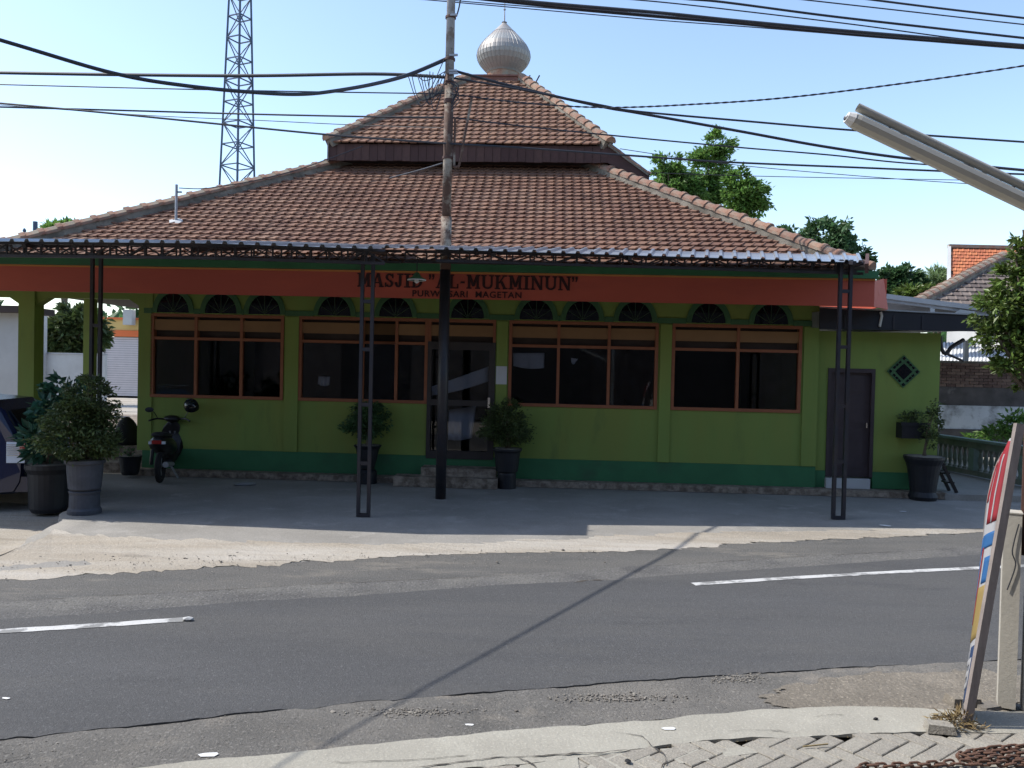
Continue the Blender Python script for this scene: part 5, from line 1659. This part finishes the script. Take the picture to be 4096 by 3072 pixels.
# ================================================================ CAR AT THE LEFT EDGE (its tail points right)
cb = gp(20, 2052, -0.145)
CX = cb.x+0.10
CYc = cb.y+0.85
car = empty('parked_car', (CX, CYc, -0.145), 'dark blue car cut off by the left edge beside the potted plants', 'car', rz=R(8))
# local x = length (tail at 0, nose at -4), y across
side = [(0.0, .42), (0.02, .62), (0.02, .98), (-.05, 1.08), (-.30, 1.46), (-.50, 1.60), (-1.2, 1.66), (-2.1, 1.60), (-2.75, 1.12), (-3.5, 1.0), (-3.95, .82), (-4.05, .50), (-4.0, .28), (-3.3, .22), (-.8, .22), (-.08, .28)]
def car_shell(mb, pts, hw, inset=0.0):
    n = len(pts)
    rows = []
    for yy, k in ((-hw, 0), (-hw+.06, 1), (hw-.06, 1), (hw, 0)):
        rows.append([(x if k else x*0.985-.03, yy*(0.86 if z > 1.15 else 1.0), z if k else (z-.03 if z > .5 else z+.03)) for x, z in pts])
    kk = len(mb.v)
    for r_ in rows:
        mb.v += r_
    for i in range(3):
        for j in range(n):
            j2 = (j+1) % n
            mb.f.append((kk+i*n+j, kk+i*n+j2, kk+(i+1)*n+j2, kk+(i+1)*n+j))
    mb.f.append(tuple(kk+j for j in range(n)))
    mb.f.append(tuple(kk+3*n+j for j in range(n))[::-1])
mb = MB()
car_shell(mb, side, .84)
body = mb.build('body', 'car_blue', car)
for sy in (-1, 1):
    yy = sy*.845
    MB().prism([(-.42, yy*.862, 1.14), (-1.15, yy*.862, 1.14), (-1.15, yy*.862, 1.55), (-.62, yy*.862, 1.50)], (0, 0, 0), (0, sy*.01, 0)).build('side_window', 'glass_dark', car)
    MB().prism([(-1.22, yy*.862, 1.14), (-2.5, yy*.862, 1.14), (-2.12, yy*.862, 1.52), (-1.22, yy*.862, 1.55)], (0, 0, 0), (0, sy*.01, 0)).build('side_window', 'glass_dark', car)
    for xw in (-.75, -3.2):
        t = MB()
        t.lathe([(.19, -.09), (.29, -.085), (.31, -.05), (.31, .05), (.29, .085), (.19, .09)], 24)
        w_ = t.build('wheel', 'rubber', car, smooth=False)
        w_.location = (xw, sy*.76, .31)
        w_.rotation_euler = (R(90), 0, 0)
        hb = MB().lathe([(.02, -.075), (.19, -.07), (.19, .07), (.02, .075)], 16).build('rim', 'galv', w_)
    # tail lamps wrap round the corner: clear slatted part, red edge
    tl = MB().box(-.20, .045, sy*.846 if sy < 0 else .70, -.70 if sy < 0 else .852, .72, 1.02).build('tail_light', 'white_lens', car)
    MB().box(-.02, .055, (-.86 if sy < 0 else .72), (-.72 if sy < 0 else .86), .80, 1.0).build('red_lens', 'red_lens', tl)
    for k in range(6):
        zz = .83+.03*k
        MB().box(-.19, .056, (-.862 if sy < 0 else .74), (-.74 if sy < 0 else .862), zz, zz+.007).build('slat', 'chrome', tl)
MB().prism([(-.06, -.62, 1.12), (-.30, -.58, 1.44), (-.30, .58, 1.44), (-.06, .62, 1.12)], (0.012, 0, .01), (0.03, 0, .02)).build('rear_window', 'glass_dark', car)
MB().box(-.30, .10, -.82, .82, .30, .52).build('bumper', 'car_blue', car)
MB().box(-1.3, -.5, -.80, -.77, 1.665, 1.69).build('roof_rail', 'chrome', car)
MB().box(.06, .075, -.26, .26, .60, .71).build('number_plate', 'black_plastic', car)

# ================================================================ BACKGROUND BUILDINGS SEEN THROUGH THE PORCH
yard = empty('yard_wall', gnd(240, 34), 'white plastered yard wall seen through the porch', 'wall')
yo = yard.location
def rel(p, o_):
    return Vector(p)-o_
a, b = pt(140, 1415, 34), pt(420, 1415, 34)
MB().box(a.x-yo.x, b.x-yo.x, 0, .2, 0, a.z+.03).build('wall', 'white_wall', yard)
a2, b2 = pt(100, 1238, 34), pt(190, 1238, 34)
MB().box(a2.x-yo.x, b2.x-yo.x, -.25, -.001, 0, a2.z).build('pier', 'white_wall', yard)
MB().box(a.x-yo.x, b.x-yo.x, -.03, .23, a.z+.031, a.z+.10).build('coping', 'galv', yard)
store = empty('store_house', gnd(30, 22), 'pale grey storehouse wall at the far left behind the porch', 'house')
q0, q1 = pt(-520, 1235, 22), pt(76, 1235, 22)
MB().box(q0.x-store.location.x, q1.x-store.location.x, 0, .6, 0, q0.z).build('wall', 'white_wall', store)
MB().box(q0.x-store.location.x-.3, q1.x-store.location.x+.3, -.4, 1.2, q0.z+.001, q0.z+.18).build('roof', 'dark_wood', store)
YS = 46
shop = empty('roller_shop', gnd(480, YS, -0.03), 'shop with yellow band, orange trim and closed roller shutter behind the porch', 'shop')
so_ = shop.location
def sx_(u, v=1400):
    return pt(u, v, YS).x-so_.x
def sz_(v, u=470):
    return pt(u, v, YS).z-so_.z
MB().box(sx_(330), sx_(640), 0.02, 6, sz_(1320), sz_(1278)).build('parapet', 'shop_yellow', shop)
MB().box(sx_(330), sx_(640), -.12, 0.0, sz_(1278)+.001, sz_(1270)).build('coping', 'shop_orange', shop)
MB().box(sx_(330), sx_(640), -.10, .02, sz_(1346), sz_(1321)).build('lintel', 'shop_orange', shop)
MB().box(sx_(330), sx_(417), -.02, .3, 0, sz_(1347)).build('pier', 'white_wall', shop)
MB().box(sx_(330), sx_(419), -.04, -.021, 0, sz_(1440)).build('pier_base', 'shop_orange', shop)
MB().box(sx_(560), sx_(640), -.02, .3, 0, sz_(1347)).build('pier', 'white_wall', shop)
MB().box(sx_(330), sx_(640), .31, 6, 0, sz_(1347)).build('shop_body', 'white_wall', shop)
h0, h1 = 0.0, sz_(1347)
n = 26
for i in range(n):
    za_, zb_ = h0+(h1-h0)*i/n, h0+(h1-h0)*(i+1)/n
    MB().box(sx_(417)+.001, sx_(560)-.001, .05+.0, .10, za_, zb_-.03).build('shutter_slat', 'shutter', shop)
MB().box(sx_(417)+.001, sx_(560)-.001, .101, .14, h0, h1).build('shutter_backing', 'galv', shop)
MB().box(sx_(510), sx_(545), -.6, -.13, sz_(1300), sz_(1240)).build('air_unit', 'white_wall', shop)

# ================================================================ RIGHT SIDE: BALUSTRADE, OLD WALL, HOUSES
BY0, BY1 = 17.2, 15.0
r0, r1 = pt(3740, 1733, BY0), pt(4200, 1825, 14.0)
r0.z = r1.z = 0.86
bal = empty('balustrade', (r0.x, r0.y, 0), 'grey-green concrete balustrade right of the annex', 'balustrade')
def rb(p):
    return Vector(p)-Vector((r0.x, r0.y, 0))
MB().bar(rb((r0.x, r0.y, .86)), rb((r1.x, r1.y, .86)), .20, .05).build('rail', 'rail', bal)
MB().bar(rb((r0.x, r0.y, .77)), rb((r1.x, r1.y, .77)), .13, .129).build('rail_beam', 'baluster', bal)
MB().bar(rb((r0.x, r0.y, .22)), rb((r1.x, r1.y, .22)), .16, .10).build('bottom_rail', 'baluster', bal)
L_ = (r1-r0).length
nb_ = int(L_/.16)
bme = MB().lathe([(.045, 0), (.045, .03), (.025, .06), (.05, .18), (.045, .24), (.024, .36), (.045, .41), (.045, .435)], 8).mesh('baluster', 'baluster')
for i in range(nb_+1):
    p = r0.lerp(r1, (i+.5)/(nb_+1))
    if i % 9 == 8:
        MB().box(-.09, .09, -.09, .09, .27, .705).build('pier', 'rail', bal, loc=rb((p.x, p.y, 0)))
    else:
        link('baluster', bme, bal, rb((p.x, p.y, .27)))
mb = MB().add([toW((NX1+.01, -.25, .115)), toW((16, -.25, .115)), toW((16, 6, .16)), toW((NX1+.01, 6, .16)), toW((NX1+.01, -.25, -.05)), toW((16, -.25, -.05))], [(0, 1, 2, 3), (4, 5, 1, 0)])
tag(mb.build('side_terrace', 'forecourt'), kind='structure')
YW = 20.0
ow = empty('old_wall', gnd(3900, YW), 'stained old boundary wall, brick above and peeling whitewash below', 'wall')
oo = ow.location
def wxx(u, v=1500):
    return pt(u, v, YW).x-oo.x
def wzz(v, u=3850):
    return pt(u, v, YW).z-oo.z
zb_, zk_, zt_ = wzz(1622), wzz(1548), wzz(1444)
MB().box(wxx(3640), wxx(4500), 0, .2, wzz(1716), zb_).build('plaster', 'plaster_old', ow)
MB().box(wxx(3640), wxx(4500), -.02, .2, 0, wzz(1716)-.001).build('damp_plinth', 'plaster_black', ow)
MB().box(wxx(3640), wxx(4500), .02, .2, zb_+.001, zk_).build('dark_plaster', 'plaster_black', ow)
MB().box(wxx(3640), wxx(4500), .055, .2, zk_+.001, zt_).build('brick_core', 'mortar', ow)
bh, bl = .075, .23
brme = MB().box(0, bl-.012, 0, .05, 0, bh-.012).mesh('brick', 'brick')
row, z = 0, zk_+.004
while z+bh < zt_+.01:
    x = wxx(3640)+(bl/2 if row % 2 else 0)
    while x+bl < wxx(4160):
        link('brick', brme, ow, (x, .004+rnd.uniform(-.004, .004), z))
        x += bl
    z += bh
    row += 1
# bright corrugated sheet roof behind the wall
shr = empty('sheet_roof', gnd(3850, 21.5), 'bright white corrugated sheet roof above the old wall', 'roof')
so2 = shr.location
p1, p2 = pt(3640, 1446, 21.0)-so2, pt(4300, 1446, 21.0)-so2
p3, p4 = pt(4300, 1374, 25)-so2, pt(3640, 1370, 25)-so2
mb = MB()
n = 90
for i in range(n+1):
    t = i/n
    h = .03*(i % 2)
    a_, b_ = p1.lerp(p2, t), p4.lerp(p3, t)
    mb.v += [(a_.x, a_.y, a_.z+h), (b_.x, b_.y, b_.z+h), (a_.x, a_.y, a_.z+h-.012), (b_.x, b_.y, b_.z+h-.012)]
for i in range(n):
    a_ = 4*i
    mb.f += [(a_, a_+4, a_+5, a_+1), (a_+2, a_+3, a_+7, a_+6), (a_, a_+2, a_+6, a_+4)]
mb.build('sheet', 'white_sheet', shr)
MB().box(p1.x, p2.x, .2, 3.2, 0, p1.z-.1).build('shed_wall', 'plaster_black', shr)
tree('wall_shrub', 'low leafy plants growing behind the balustrade', (pt(4000, 1700, 18.3).x, 18.3, 0), [((pt(3990, 1740, 18.3)), (.35, .3, .2)), ((pt(4060, 1700, 18.3)), (.35, .3, .3)), ((pt(3900, 1760, 18.3)), (.3, .3, .15))], 700, .16, 'leaf_mid', 71, cat='shrub', trunk=.02)

def roof_house(name, label, A, B, C, D, m, tw, tl, back, wallm, parts=('roof', 'wall'), limit=300):
    """A,B eave left/right, C,D ridge right/left; tiles laid row by row on the visible slope"""
    global TW, TL_
    base = Vector(((A.x+B.x)/2, (A.y+B.y)/2, 0))
    root = empty(name, base, label, 'house')
    a, b, c, d = [p-base for p in (A, B, C, D)]
    bk = Vector((A.x/A.y*back, back, 0))
    roof = MB().add([a, b, c, d, a+bk*2, b+bk*2], [(0, 1, 2, 3), (5, 4, 3, 2)]).build('roof', 'dark_wood', root)
    zt = min(a.z, b.z)-.05
    x0_, x1_ = max(a.x, d.x)+.1, min(b.x, c.x)-.1
    y0_ = max(a.y, b.y)+.25
    MB().box(x0_, x1_, y0_, y0_+back, 0, zt).build('wall', wallm, root)
    otw, otl = TW, TL_
    TW, TL_ = tw, tl
    ux_ = (b-a).normalized()
    uy_ = (d-a)-ux_*((d-a).dot(ux_))
    uy_.normalize()
    ms = tile_rows(a, ux_, uy_, plane_poly(a, ux_, uy_, [a, b, c, d]), None)
    up_ = ux_.cross(uy_).normalized()*.01
    for q in ms:
        q.translation += up_
    tiles_single(ms[:limit], m, roof)
    if len(ms) > limit:
        tiles_stuff('roof_tiles', ms[limit:], m, roof)
    TW, TL_ = otw, otl
    return root, roof, (a, b, c, d)
# orange roof, white verge on its left edge
Yh = 33
A, D = pt(3800, 1240, Yh-2.0), pt(3802, 992, Yh+1.5)
B, C_ = pt(4400, 1250, Yh-2.0), pt(4400, 996, Yh+1.5)
B.z = A.z
C_.z = D.z
hr, ro_, q = roof_house('orange_house', 'house with bright orange tiled roof and white verge', A, B, C_, D, 'orange_tile', .23, .25, 3.5, 'white_wall')
MB().bar(q[0]+Vec((-.06, 0, .05)), q[3]+Vec((-.06, 0, .07)), .14, .10).build('verge', 'white_wall', ro_)
MB().bar(q[3]+Vec((-.1, 0, .08)), q[2]+Vec((.1, 0, .08)), .2, .14).build('ridge', 'cap', ro_)
# weathered grey-brown roof, gable verge rising to the right
Yg = 24
A, D = pt(3640, 1235, Yg-2.2), pt(4010, 1035, Yg+1.2)
B, C_ = pt(4500, 1250, Yg-2.2), pt(4500, 1035, Yg+1.2)
B.z, C_.z = A.z, D.z
hr, ro_, q = roof_house('tiled_house', 'house with weathered grey-brown tiled hip roof behind the leafy tree', A, B, C_, D, 'grey_tile', .27, .30, 3.5, 'plaster_black')
hip(q[0], q[3], ro_, 16, .17)
hip(q[3], q[2], ro_, 12, .17)

# ================================================================ LATTICE MAST AND FAR POLES
YT = 46
tw = empty('radio_mast', gnd(962, YT), 'tall blue-grey steel lattice radio mast behind the left roof', 'mast')
tbase = tw.location
cxT = pt(954, 400, YT).x-tbase.x
def half(z):
    zA, zB = pt(950, 770, YT).z, pt(950, 0, YT).z
    wA, wB = 63*YT/FPX, 39*YT/FPX
    return wA+(wB-wA)*(z-zA)/(zB-zA)
TH = R(19.6)
def corner(k, z):
    h = half(z)/math.cos(TH)
    a = TH+k*math.pi/2
    return Vector((cxT+h*math.cos(a), h*math.sin(a), z))
ztopT = 27.0
for k in range(4):
    MB().tube([corner(k, 0), corner(k, ztopT)], .06, 6).build('leg', 'tower', tw)
lv = [1.2*i for i in range(0, 23)]
for i, z in enumerate(lv[:-1]):
    for k in range(4):
        k2 = (k+1) % 4
        MB().bar(corner(k, z), corner(k2, z), .06, .06).build('girt', 'tower', tw)
        a_, b_ = (k, k2) if (i+k) % 2 else (k2, k)
        MB().bar(corner(a_, z), corner(b_, lv[i+1]), .045, .045).build('brace', 'tower', tw)
MB().tube([(cxT, 0, 0), (cxT, 0, ztopT)], .02, 5).build('feeder_cable', 'tower', tw)
def far_pole(u, v, Y_, label, h_extra, r_=.09):
    p = pt(u, v, Y_)
    root = empty('far_pole', (p.x, Y_, 0), label, 'utility pole')
    MB().tube([(0, 0, 0), (0, 0, p.z)], r_, 8).build('shaft', 'tower', root)
    MB().bar((-.45, 0, p.z-h_extra), (.45, 0, p.z-h_extra), .10, .10).build('crossarm', 'tower', root)
    for x in (-.4, .4):
        MB().lathe([(.05, 0), (.07, .06), (.03, .14)], 8, (x, 0, p.z-h_extra+.05)).build('insulator', 'tower', root)
    return root
far_pole(141, 886, 30, 'short blue-grey pole above the left roof corner', .45, .085)
far_pole(3645, 1073, 52, 'far thin utility pole between the trees at the right', .35, .09)
cable('wire hanging from the far thin pole towards the bamboo', [(3652, 1088, 52), (3720, 1112, 52), (3800, 1140, 51)], 3)

# ================================================================ FOREGROUND AT THE RIGHT
# cream post and the taller post beside it
p0 = gp(4026, 2834, 0.02)
post = MB()
q = [gp(3990, 2868, .02), gp(4074, 2884, .02)]
wdp = (q[1].x-q[0].x)
hp_ = pt(4030, 2055, p0.y).z
post = empty('gate_post', (p0.x, p0.y, 0.02), 'cream painted square post with rust stains at the right edge', 'post', rz=R(-28))
MB().box(-wdp/2, wdp/2, 0, .13, 0, hp_-.02).build('shaft', 'post_cream', post)
MB().box(-wdp/2-.004, wdp/2+.004, -.004, .134, hp_-.0199, hp_-.012).build('cap', 'post_cream', post)
MB().tube(smoothpath([(.03, -.008, hp_-.08), (.0, -.012, hp_-.25), (.02, -.01, hp_-.34), (-.02, -.01, hp_-.5)], 5), .004, 5).build('wire', 'cable', post)
MB().box(-wdp/2+.10, wdp/2+.3, .135, .16, hp_-.30, hp_+.55).build('rust_panel', 'steel_rust', post)
tp_ = gp(4136, 2850, .02)
post2 = empty('tall_post', (tp_.x, tp_.y+.0, 0.02), 'tall weathered post cut off by the right edge', 'post', rz=R(-28))
hh = pt(4096, 1585, tp_.y).z
MB().box(-.065, .1, 0, .14, 0, hh-.25).build('shaft', 'post_cream', post2)
MB().box(-.042, .08, .01, .13, hh-.2499, hh).build('white_top', 'white_wall', post2)
# leaning banner on its wooden pole
bq0, bq1 = gp(3862, 2908, .03), pt(4072, 1735, 4.86)
ban = empty('leaning_banner', bq0, 'leaning fabric banner in red, white, blue and yellow on a wooden frame', 'banner')
d_ = bq1-bq0
MB().bar((0, 0, -.02), d_+Vec((.006, 0, .06)), .050, .032, (0, 1, 0)).build('frame_pole', 'wood_grey', ban)
left = [(4052, 1760), (3990, 1850), (3952, 1990), (3934, 2150), (3912, 2350), (3888, 2560), (3872, 2750), (3864, 2860)]
near = [0.985, .905, .80, .67, .50, .33, .17, .075]
rows = []
for (u, v), t in zip(left, near):
    pn = d_*t+Vec((-.012, .02, 0))
    pf = pt(u, v, 4.97)-bq0
    rows.append((pn, pf, t))
mb = MB()
def banner_row(t):
    for a, b in zip(rows, rows[1:]):
        if b[2] <= t <= a[2]:
            f = (t-b[2])/(a[2]-b[2])
            return b[0].lerp(a[0], f), b[1].lerp(a[1], f)
    return rows[-1][0], rows[-1][1]
def banner_piece(name, t0, t1, s0, s1, m, lift=0.0, n=8):
    mb = MB()
    for i in range(n+1):
        t = t0+(t1-t0)*i/n
        a, b = banner_row(t)
        for j in range(5):
            s_ = s0+(s1-s0)*j/4
            p = a.lerp(b, s_)+Vec((-.02*math.sin(math.pi*s_)-lift, -lift*.3, 0))
            mb.v.append(tuple(p))
    for i in range(n):
        for j in range(4):
            k = i*5+j
            mb.f.append((k, k+1, k+6, k+5))
    o = mb.build(name, m, ban, smooth=True)
    sm = o.modifiers.new('thick', 'SOLIDIFY')
    sm.thickness = .002
    return o
MT['ban_white'] = M('ban_white', (.52, .52, .53), .6, .06, 3, alpha_t=.5)
MT['ban_red'] = M('ban_red', (.42, .045, .06), .6, .08, 3, alpha_t=.5)
MT['ban_blue'] = M('ban_blue', (.05, .18, .42), .6, .08, 3, alpha_t=.5)
MT['ban_navy'] = M('ban_navy', (.05, .09, .20), .6, .08, 3, alpha_t=.5)
MT['ban_yellow'] = M('ban_yellow', (.42, .31, .12), .6, .08, 3, alpha_t=.5)
MT['ban_grey'] = M('ban_grey', (.28, .29, .31), .6, .08, 3, alpha_t=.5)
banner_piece('cloth', .075, .985, 0, 1, 'ban_white', n=24)
banner_piece('printed_field', .70, .975, .0, .60, 'ban_red', .003, 10)
banner_piece('printed_stripe', .70, .93, .28, .34, 'ban_white', .005, 10)
banner_piece('printed_stripe', .78, .95, .72, .95, 'ban_red', .003, 6)
banner_piece('printed_field', .615, .665, .0, .75, 'ban_blue', .003, 5)
banner_piece('printed_stripe', .45, .66, .70, .90, 'ban_blue', .004, 6)
banner_piece('printed_field', .49, .58, .05, .35, 'ban_blue', .003, 5)
banner_piece('printed_field', .30, .48, .02, .55, 'ban_yellow', .003, 8)
banner_piece('printed_stripe', .36, .62, .50, .56, 'ban_red', .005, 6)
banner_piece('printed_field', .085, .275, .0, .30, 'ban_navy', .003, 8)
banner_piece('printed_field', .085, .27, .30, .95, 'ban_grey', .003, 8)
banner_piece('printed_field', .27, .60, .58, .95, 'ban_grey', .002, 8)
for t0, t1 in ((.215, .235), (.175, .195), (.135, .155)):
    banner_piece('printed_stripe', t0, t1, .12, .5, 'ban_white', .006, 3)
banner_piece('printed_stripe', .135, .235, .12, .2, 'ban_white', .006, 4)
fp = [rows[-1][1]+Vec((.02, .01, -.08)), rows[0][1]+Vec((.03, .01, .02))]
MB().tube(smoothpath([r_[1]+Vec((.008, .012, 0)) for r_ in rows[::-1]], 3), .006, 6).build('side_batten', 'wood_grey', ban)
# tuft of dry weed, paver and rubble at its foot
tf = MB()
r_ = random.Random(81)
leaves(tf, [(Vec((-.06, .0, .03)), (.13, .08, .04)), (Vec((-.0, .02, .05)), (.06, .05, .05))], 420, .05, r_, aspect=.18, shell=.0, droop=0)
tag(tf.build('weed_tuft', 'dry', loc=bq0), 'dry brown weeds at the foot of the leaning banner', 'weeds')
def chunk(name, label, u, v, size, m, z=0.02, rot=(0, 0, 0), cat='rubble', seed=1):
    mb = rock_mesh(seed)
    mb.v = [(x*size[0], y*size[1], z_*size[2]) for x, y, z_ in mb.v]
    o = mb.build(name, m, loc=gp(u, v, z)+Vec((0, 0, size[2]*.42)))
    o.rotation_euler = rot
    return tag(o, label, cat)
def brick_block(name, label, u, v, l, w_, h, m, rz, tilt=0, z=.03, cat='block'):
    mb = MB()
    g_ = .008
    mb.hexa([(-l/2, -w_/2, 0), (l/2, -w_/2, .004), (l/2, w_/2, 0), (-l/2, w_/2, 0), (-l/2+g_, -w_/2+g_, h), (l/2-g_*2, -w_/2+g_, h*.96), (l/2-g_, w_/2-g_, h), (-l/2+g_*1.5, w_/2-g_, h*.93)])
    o = mb.build(name, m, loc=gp(u, v, z))
    o.rotation_euler = (tilt, 0, rz)
    return tag(o, label, cat)
brick_block('paving_stone', 'pale loose paving stone left of the banner foot', 3760, 2925, .16, .10, .05, 'paver', R(-12))
brick_block('concrete_chunk', 'brown broken concrete chunk behind the banner foot', 3850, 2826, .20, .12, .075, 'soil', R(5), R(4), z=-.01)
brick_block('concrete_chunk', 'flat grey concrete chunk between banner and cream post', 3955, 2842, .16, .10, .04, 'stone', R(20), 0, z=-.01)
chunk('rubble_stone', 'rough stone lump at the foot of the cream post', 3965, 2860, (.05, .04, .03), 'stone', 0.0, seed=3)
# rusty chain: heap and strand on the paving
lm = MB()
seg, sec = 14, 6
for i in range(seg):
    a = 2*math.pi*i/seg
    cx_, cy_ = .013*math.cos(a), .017*math.sin(a)+(.015 if math.sin(a) > 0 else -.015)
    nx_, ny_ = math.cos(a), math.sin(a)
    for j in range(sec):
        b = 2*math.pi*j/sec
        lm.v.append((cx_+nx_*.0068*math.cos(b), cy_+ny_*.0068*math.cos(b), .0068*math.sin(b)))
for i in range(seg):
    for j in range(sec):
        lm.f.append((i*sec+j, ((i+1) % seg)*sec+j, ((i+1) % seg)*sec+(j+1) % sec, i*sec+(j+1) % sec))
link_me = lm.mesh('chain_link', 'chain_rust', smooth=True)
def chain(label, pxs, z=.045, step=.047):
    pts_ = smoothpath([gp(u, v, z) for u, v in pxs], 12)
    Lt = sum((b-a).length for a, b in zip(pts_, pts_[1:]))
    n = int(Lt/step)
    fine = resample(pts_, n+1)
    root = empty('rusty_chain', fine[0], label, 'chain', group='rusty chains on the paving')
    cr = random.Random(len(pxs)*7+n)
    for i in range(n):
        p, q_ = fine[i], fine[i+1]
        o = link('chain_link', link_me, root)
        d = (q_-p)
        rz_ = math.atan2(d.y, d.x)-math.pi/2
        tilt = (R(62) if i % 2 else R(-22))+cr.uniform(-.25, .25)
        o.rotation_mode = 'QUATERNION'
        o.rotation_quaternion = Quaternion((0, 0, 1), rz_+cr.uniform(-.15, .15)) @ Quaternion((0, 1, 0), tilt)
        o.location = (p+q_)/2-fine[0]+Vec((0, 0, cr.uniform(-.003, .004)))
    return root
chain('rusty chain strand lying along the bottom edge of the picture', [(3420, 3078), (3460, 3064), (3560, 3062), (3700, 3058), (3850, 3052), (4000, 3056), (4130, 3050), (4300, 3052)])
chain('rusty chain at the top of the heap by the right edge', [(4300, 2970), (4150, 2982), (4060, 2988), (3960, 2996), (3890, 3008), (3845, 3018), (3840, 3030), (3900, 3036), (4000, 3030), (4096, 3034), (4300, 3030)])
chain('short rusty chain strand in the middle of the heap', [(3880, 3020), (3960, 3014), (4050, 3012), (4150, 3008), (4300, 3004)], .05)
# litter
def litter(name, label, u, v, s, m='plastic_white', z=.03, flat=.25, seed=2, cat='litter'):
    mb = rock_mesh(seed)
    mb.v = [(x*s*1.5, y*s*.7, z_*s*flat) for x, y, z_ in mb.v]
    o = mb.build(name, m, loc=gp(u, v, z)+Vec((0, 0, s*flat*.35)))
    o.rotation_euler = (0, 0, rnd.uniform(-.5, .5))
    return tag(o, label, cat)
litter('paper_scrap', 'white paper scrap on the apron left of the banner', 2675, 2915, .028)
litter('plastic_scrap', 'white plastic scrap on the shoulder at the lower left', 835, 3020, .035, z=0)
litter('paper_scrap', 'small white scrap on the shoulder beside the cable shadow', 1878, 2899, .018, z=0)
litter('plastic_scrap', 'tiny white scrap on the asphalt at the far left', 25, 2793, .018, z=.012)
litter('plastic_bag', 'crumpled pale plastic bag on the shaded forecourt', 980, 1940, .15, 'galv', .02, flat=.35, seed=5)
litter('paper_scrap', 'white scrap at the shadow edge near the right canopy post', 3543, 2103, .05)
litter('paper_scrap', 'small grey scrap on the forecourt right of the canopy post', 3612, 2046, .035, 'paper', .02)
chunk('road_stone', 'white stone lying at the end of the left road dash', 752, 2481, (.045, .03, .03), 'white_wall', .012, seed=6)
chunk('dark_pebble', 'dark pebble on the concrete apron', 3503, 2879, (.02, .018, .016), 'rubber', .028, seed=7)
chunk('dark_pebble', 'blackish clod on the cracked paving at the bottom edge', 2512, 3048, (.024, .02, .016), 'rubber', .03, seed=8)
# twigs and weeds in the joint behind the apron
mb = MB()
r_ = random.Random(91)
jl = resample(L_in, 900)
for p in jl:
    if -.3 < p.x < 2.3 and r_.random() < .9:
        for k in range(2):
            q = p+Vec((r_.uniform(-.02, .02), r_.uniform(-.025, .02), .012))
            d = Vec((r_.gauss(0, 1), r_.gauss(0, 1), abs(r_.gauss(0, .35)))).normalized()*r_.uniform(.008, .03)
            s_ = Vec((-d.y, d.x, 0)).normalized()*.002
            kk = len(mb.v)
            mb.v += [tuple(q-s_), tuple(q+s_), tuple(q+d)]
            mb.f.append((kk, kk+1, kk+2))
tag(mb.build('joint_debris', 'dry'), 'dry leaf debris in the joint behind the apron', 'debris', kind='stuff')
tw_ = gp(3260, 2984, .035)
tag(MB().bar((-.07, -.01, 0), (.08, .02, .004), .006, .006).build('twig', 'dry', loc=tw_), 'dry twig lying beside the apron joint', 'twig')

# tube lamp at the upper right, carried by a post outside the picture
YLm = 2.25
la, lb = pt(3394, 472, YLm), pt(4096, 806, YLm)
dirv = (lb-la).normalized()
end = la+dirv*1.25
tl = empty('tube_lamp', la, 'cream fluorescent tube fitting slanting in from the upper right', 'lamp')
upn = dirv.cross(Vec((0, 1, 0))).normalized()
if upn.z < 0:
    upn = -upn
MB().tube([Vec((0, 0, 0)), dirv*.012, dirv*.03, end-la], [.014, .020, .022, .022], 10).build('housing', 'lamp_white', tl)
MB().tube([-dirv*.006, dirv*.014], [.015, .0212], 10).build('end_cap', 'plastic_white', tl)
of = upn*.0375+dirv*.006
MB().tube([of+dirv*.004, of+(end-la)], .0120, 14, cap=False).build('tube', 'lamp_white', tl, smooth=True)
MB().tube([of+dirv*.006, of+dirv*.02], .0112, 14).build('dark_tube_end', 'rubber', tl)  # dark plug: shade inside the open tube end put into colour
for k in (.115, .36, .50, .72, .95):
    c_ = dirv*k
    MB().tube([c_+upn*.015, c_+upn*.048], .003, 6).build('clip', 'galv', tl)
    MB().lathe([(.0125, -.004), (.0135, 0), (.0125, .004)], 14).build('clip_ring', 'galv', tl)
    o = tl.children[-1]
    o.location = c_+of
    o.rotation_mode = 'QUATERNION'
    o.rotation_quaternion = dirv.to_track_quat('Z', 'Y')
MB().bar(dirv*1.05, Vec((end.x-la.x+.05, 0, dirv.z*1.15)), .03, .03).build('arm', 'galv', tl)
MB().box(end.x-la.x+.0, end.x-la.x+.08, -.04, .04, -la.z, .1).build('support_post', 'lamp_white', tl)

# the shop row on the near side of the road, behind the viewer (mirrored in the panes); unseen, made tall and dark to cut sky light
near_row = empty('unseen_shop_building', (0, -6.5, 0), 'unseen shop building behind the viewer, two storeys high to block sky light', 'building')
MB().box(-26, 26, -4, 4, 0, 6.6).build('wall', 'plaster_black', near_row)
MB().hexa([(-27, -5, 6.61), (27, -5, 6.61), (27, 5.0, 6.61), (-27, 5.0, 6.61), (-27, -1, 8.8), (27, -1, 8.8), (27, 1, 8.8), (-27, 1, 8.8)]).build('roof', 'grey_tile', near_row)
for x in (-16, -10, -4, 3, 9, 15):
    dd = MB().box(x-1.6, x+1.6, 4.001, 4.06, 0.05, 2.9).build('shutter', 'grey_tile', near_row)
    MB().box(x-1.8, x+1.8, 4.061, 4.1, 2.95, 3.3).build('sign_board', 'frame_wood', near_row)
    MB().box(x-.9, x+.9, 4.001, 4.05, 4.3, 5.6).build('window', 'glass_dark', near_row)
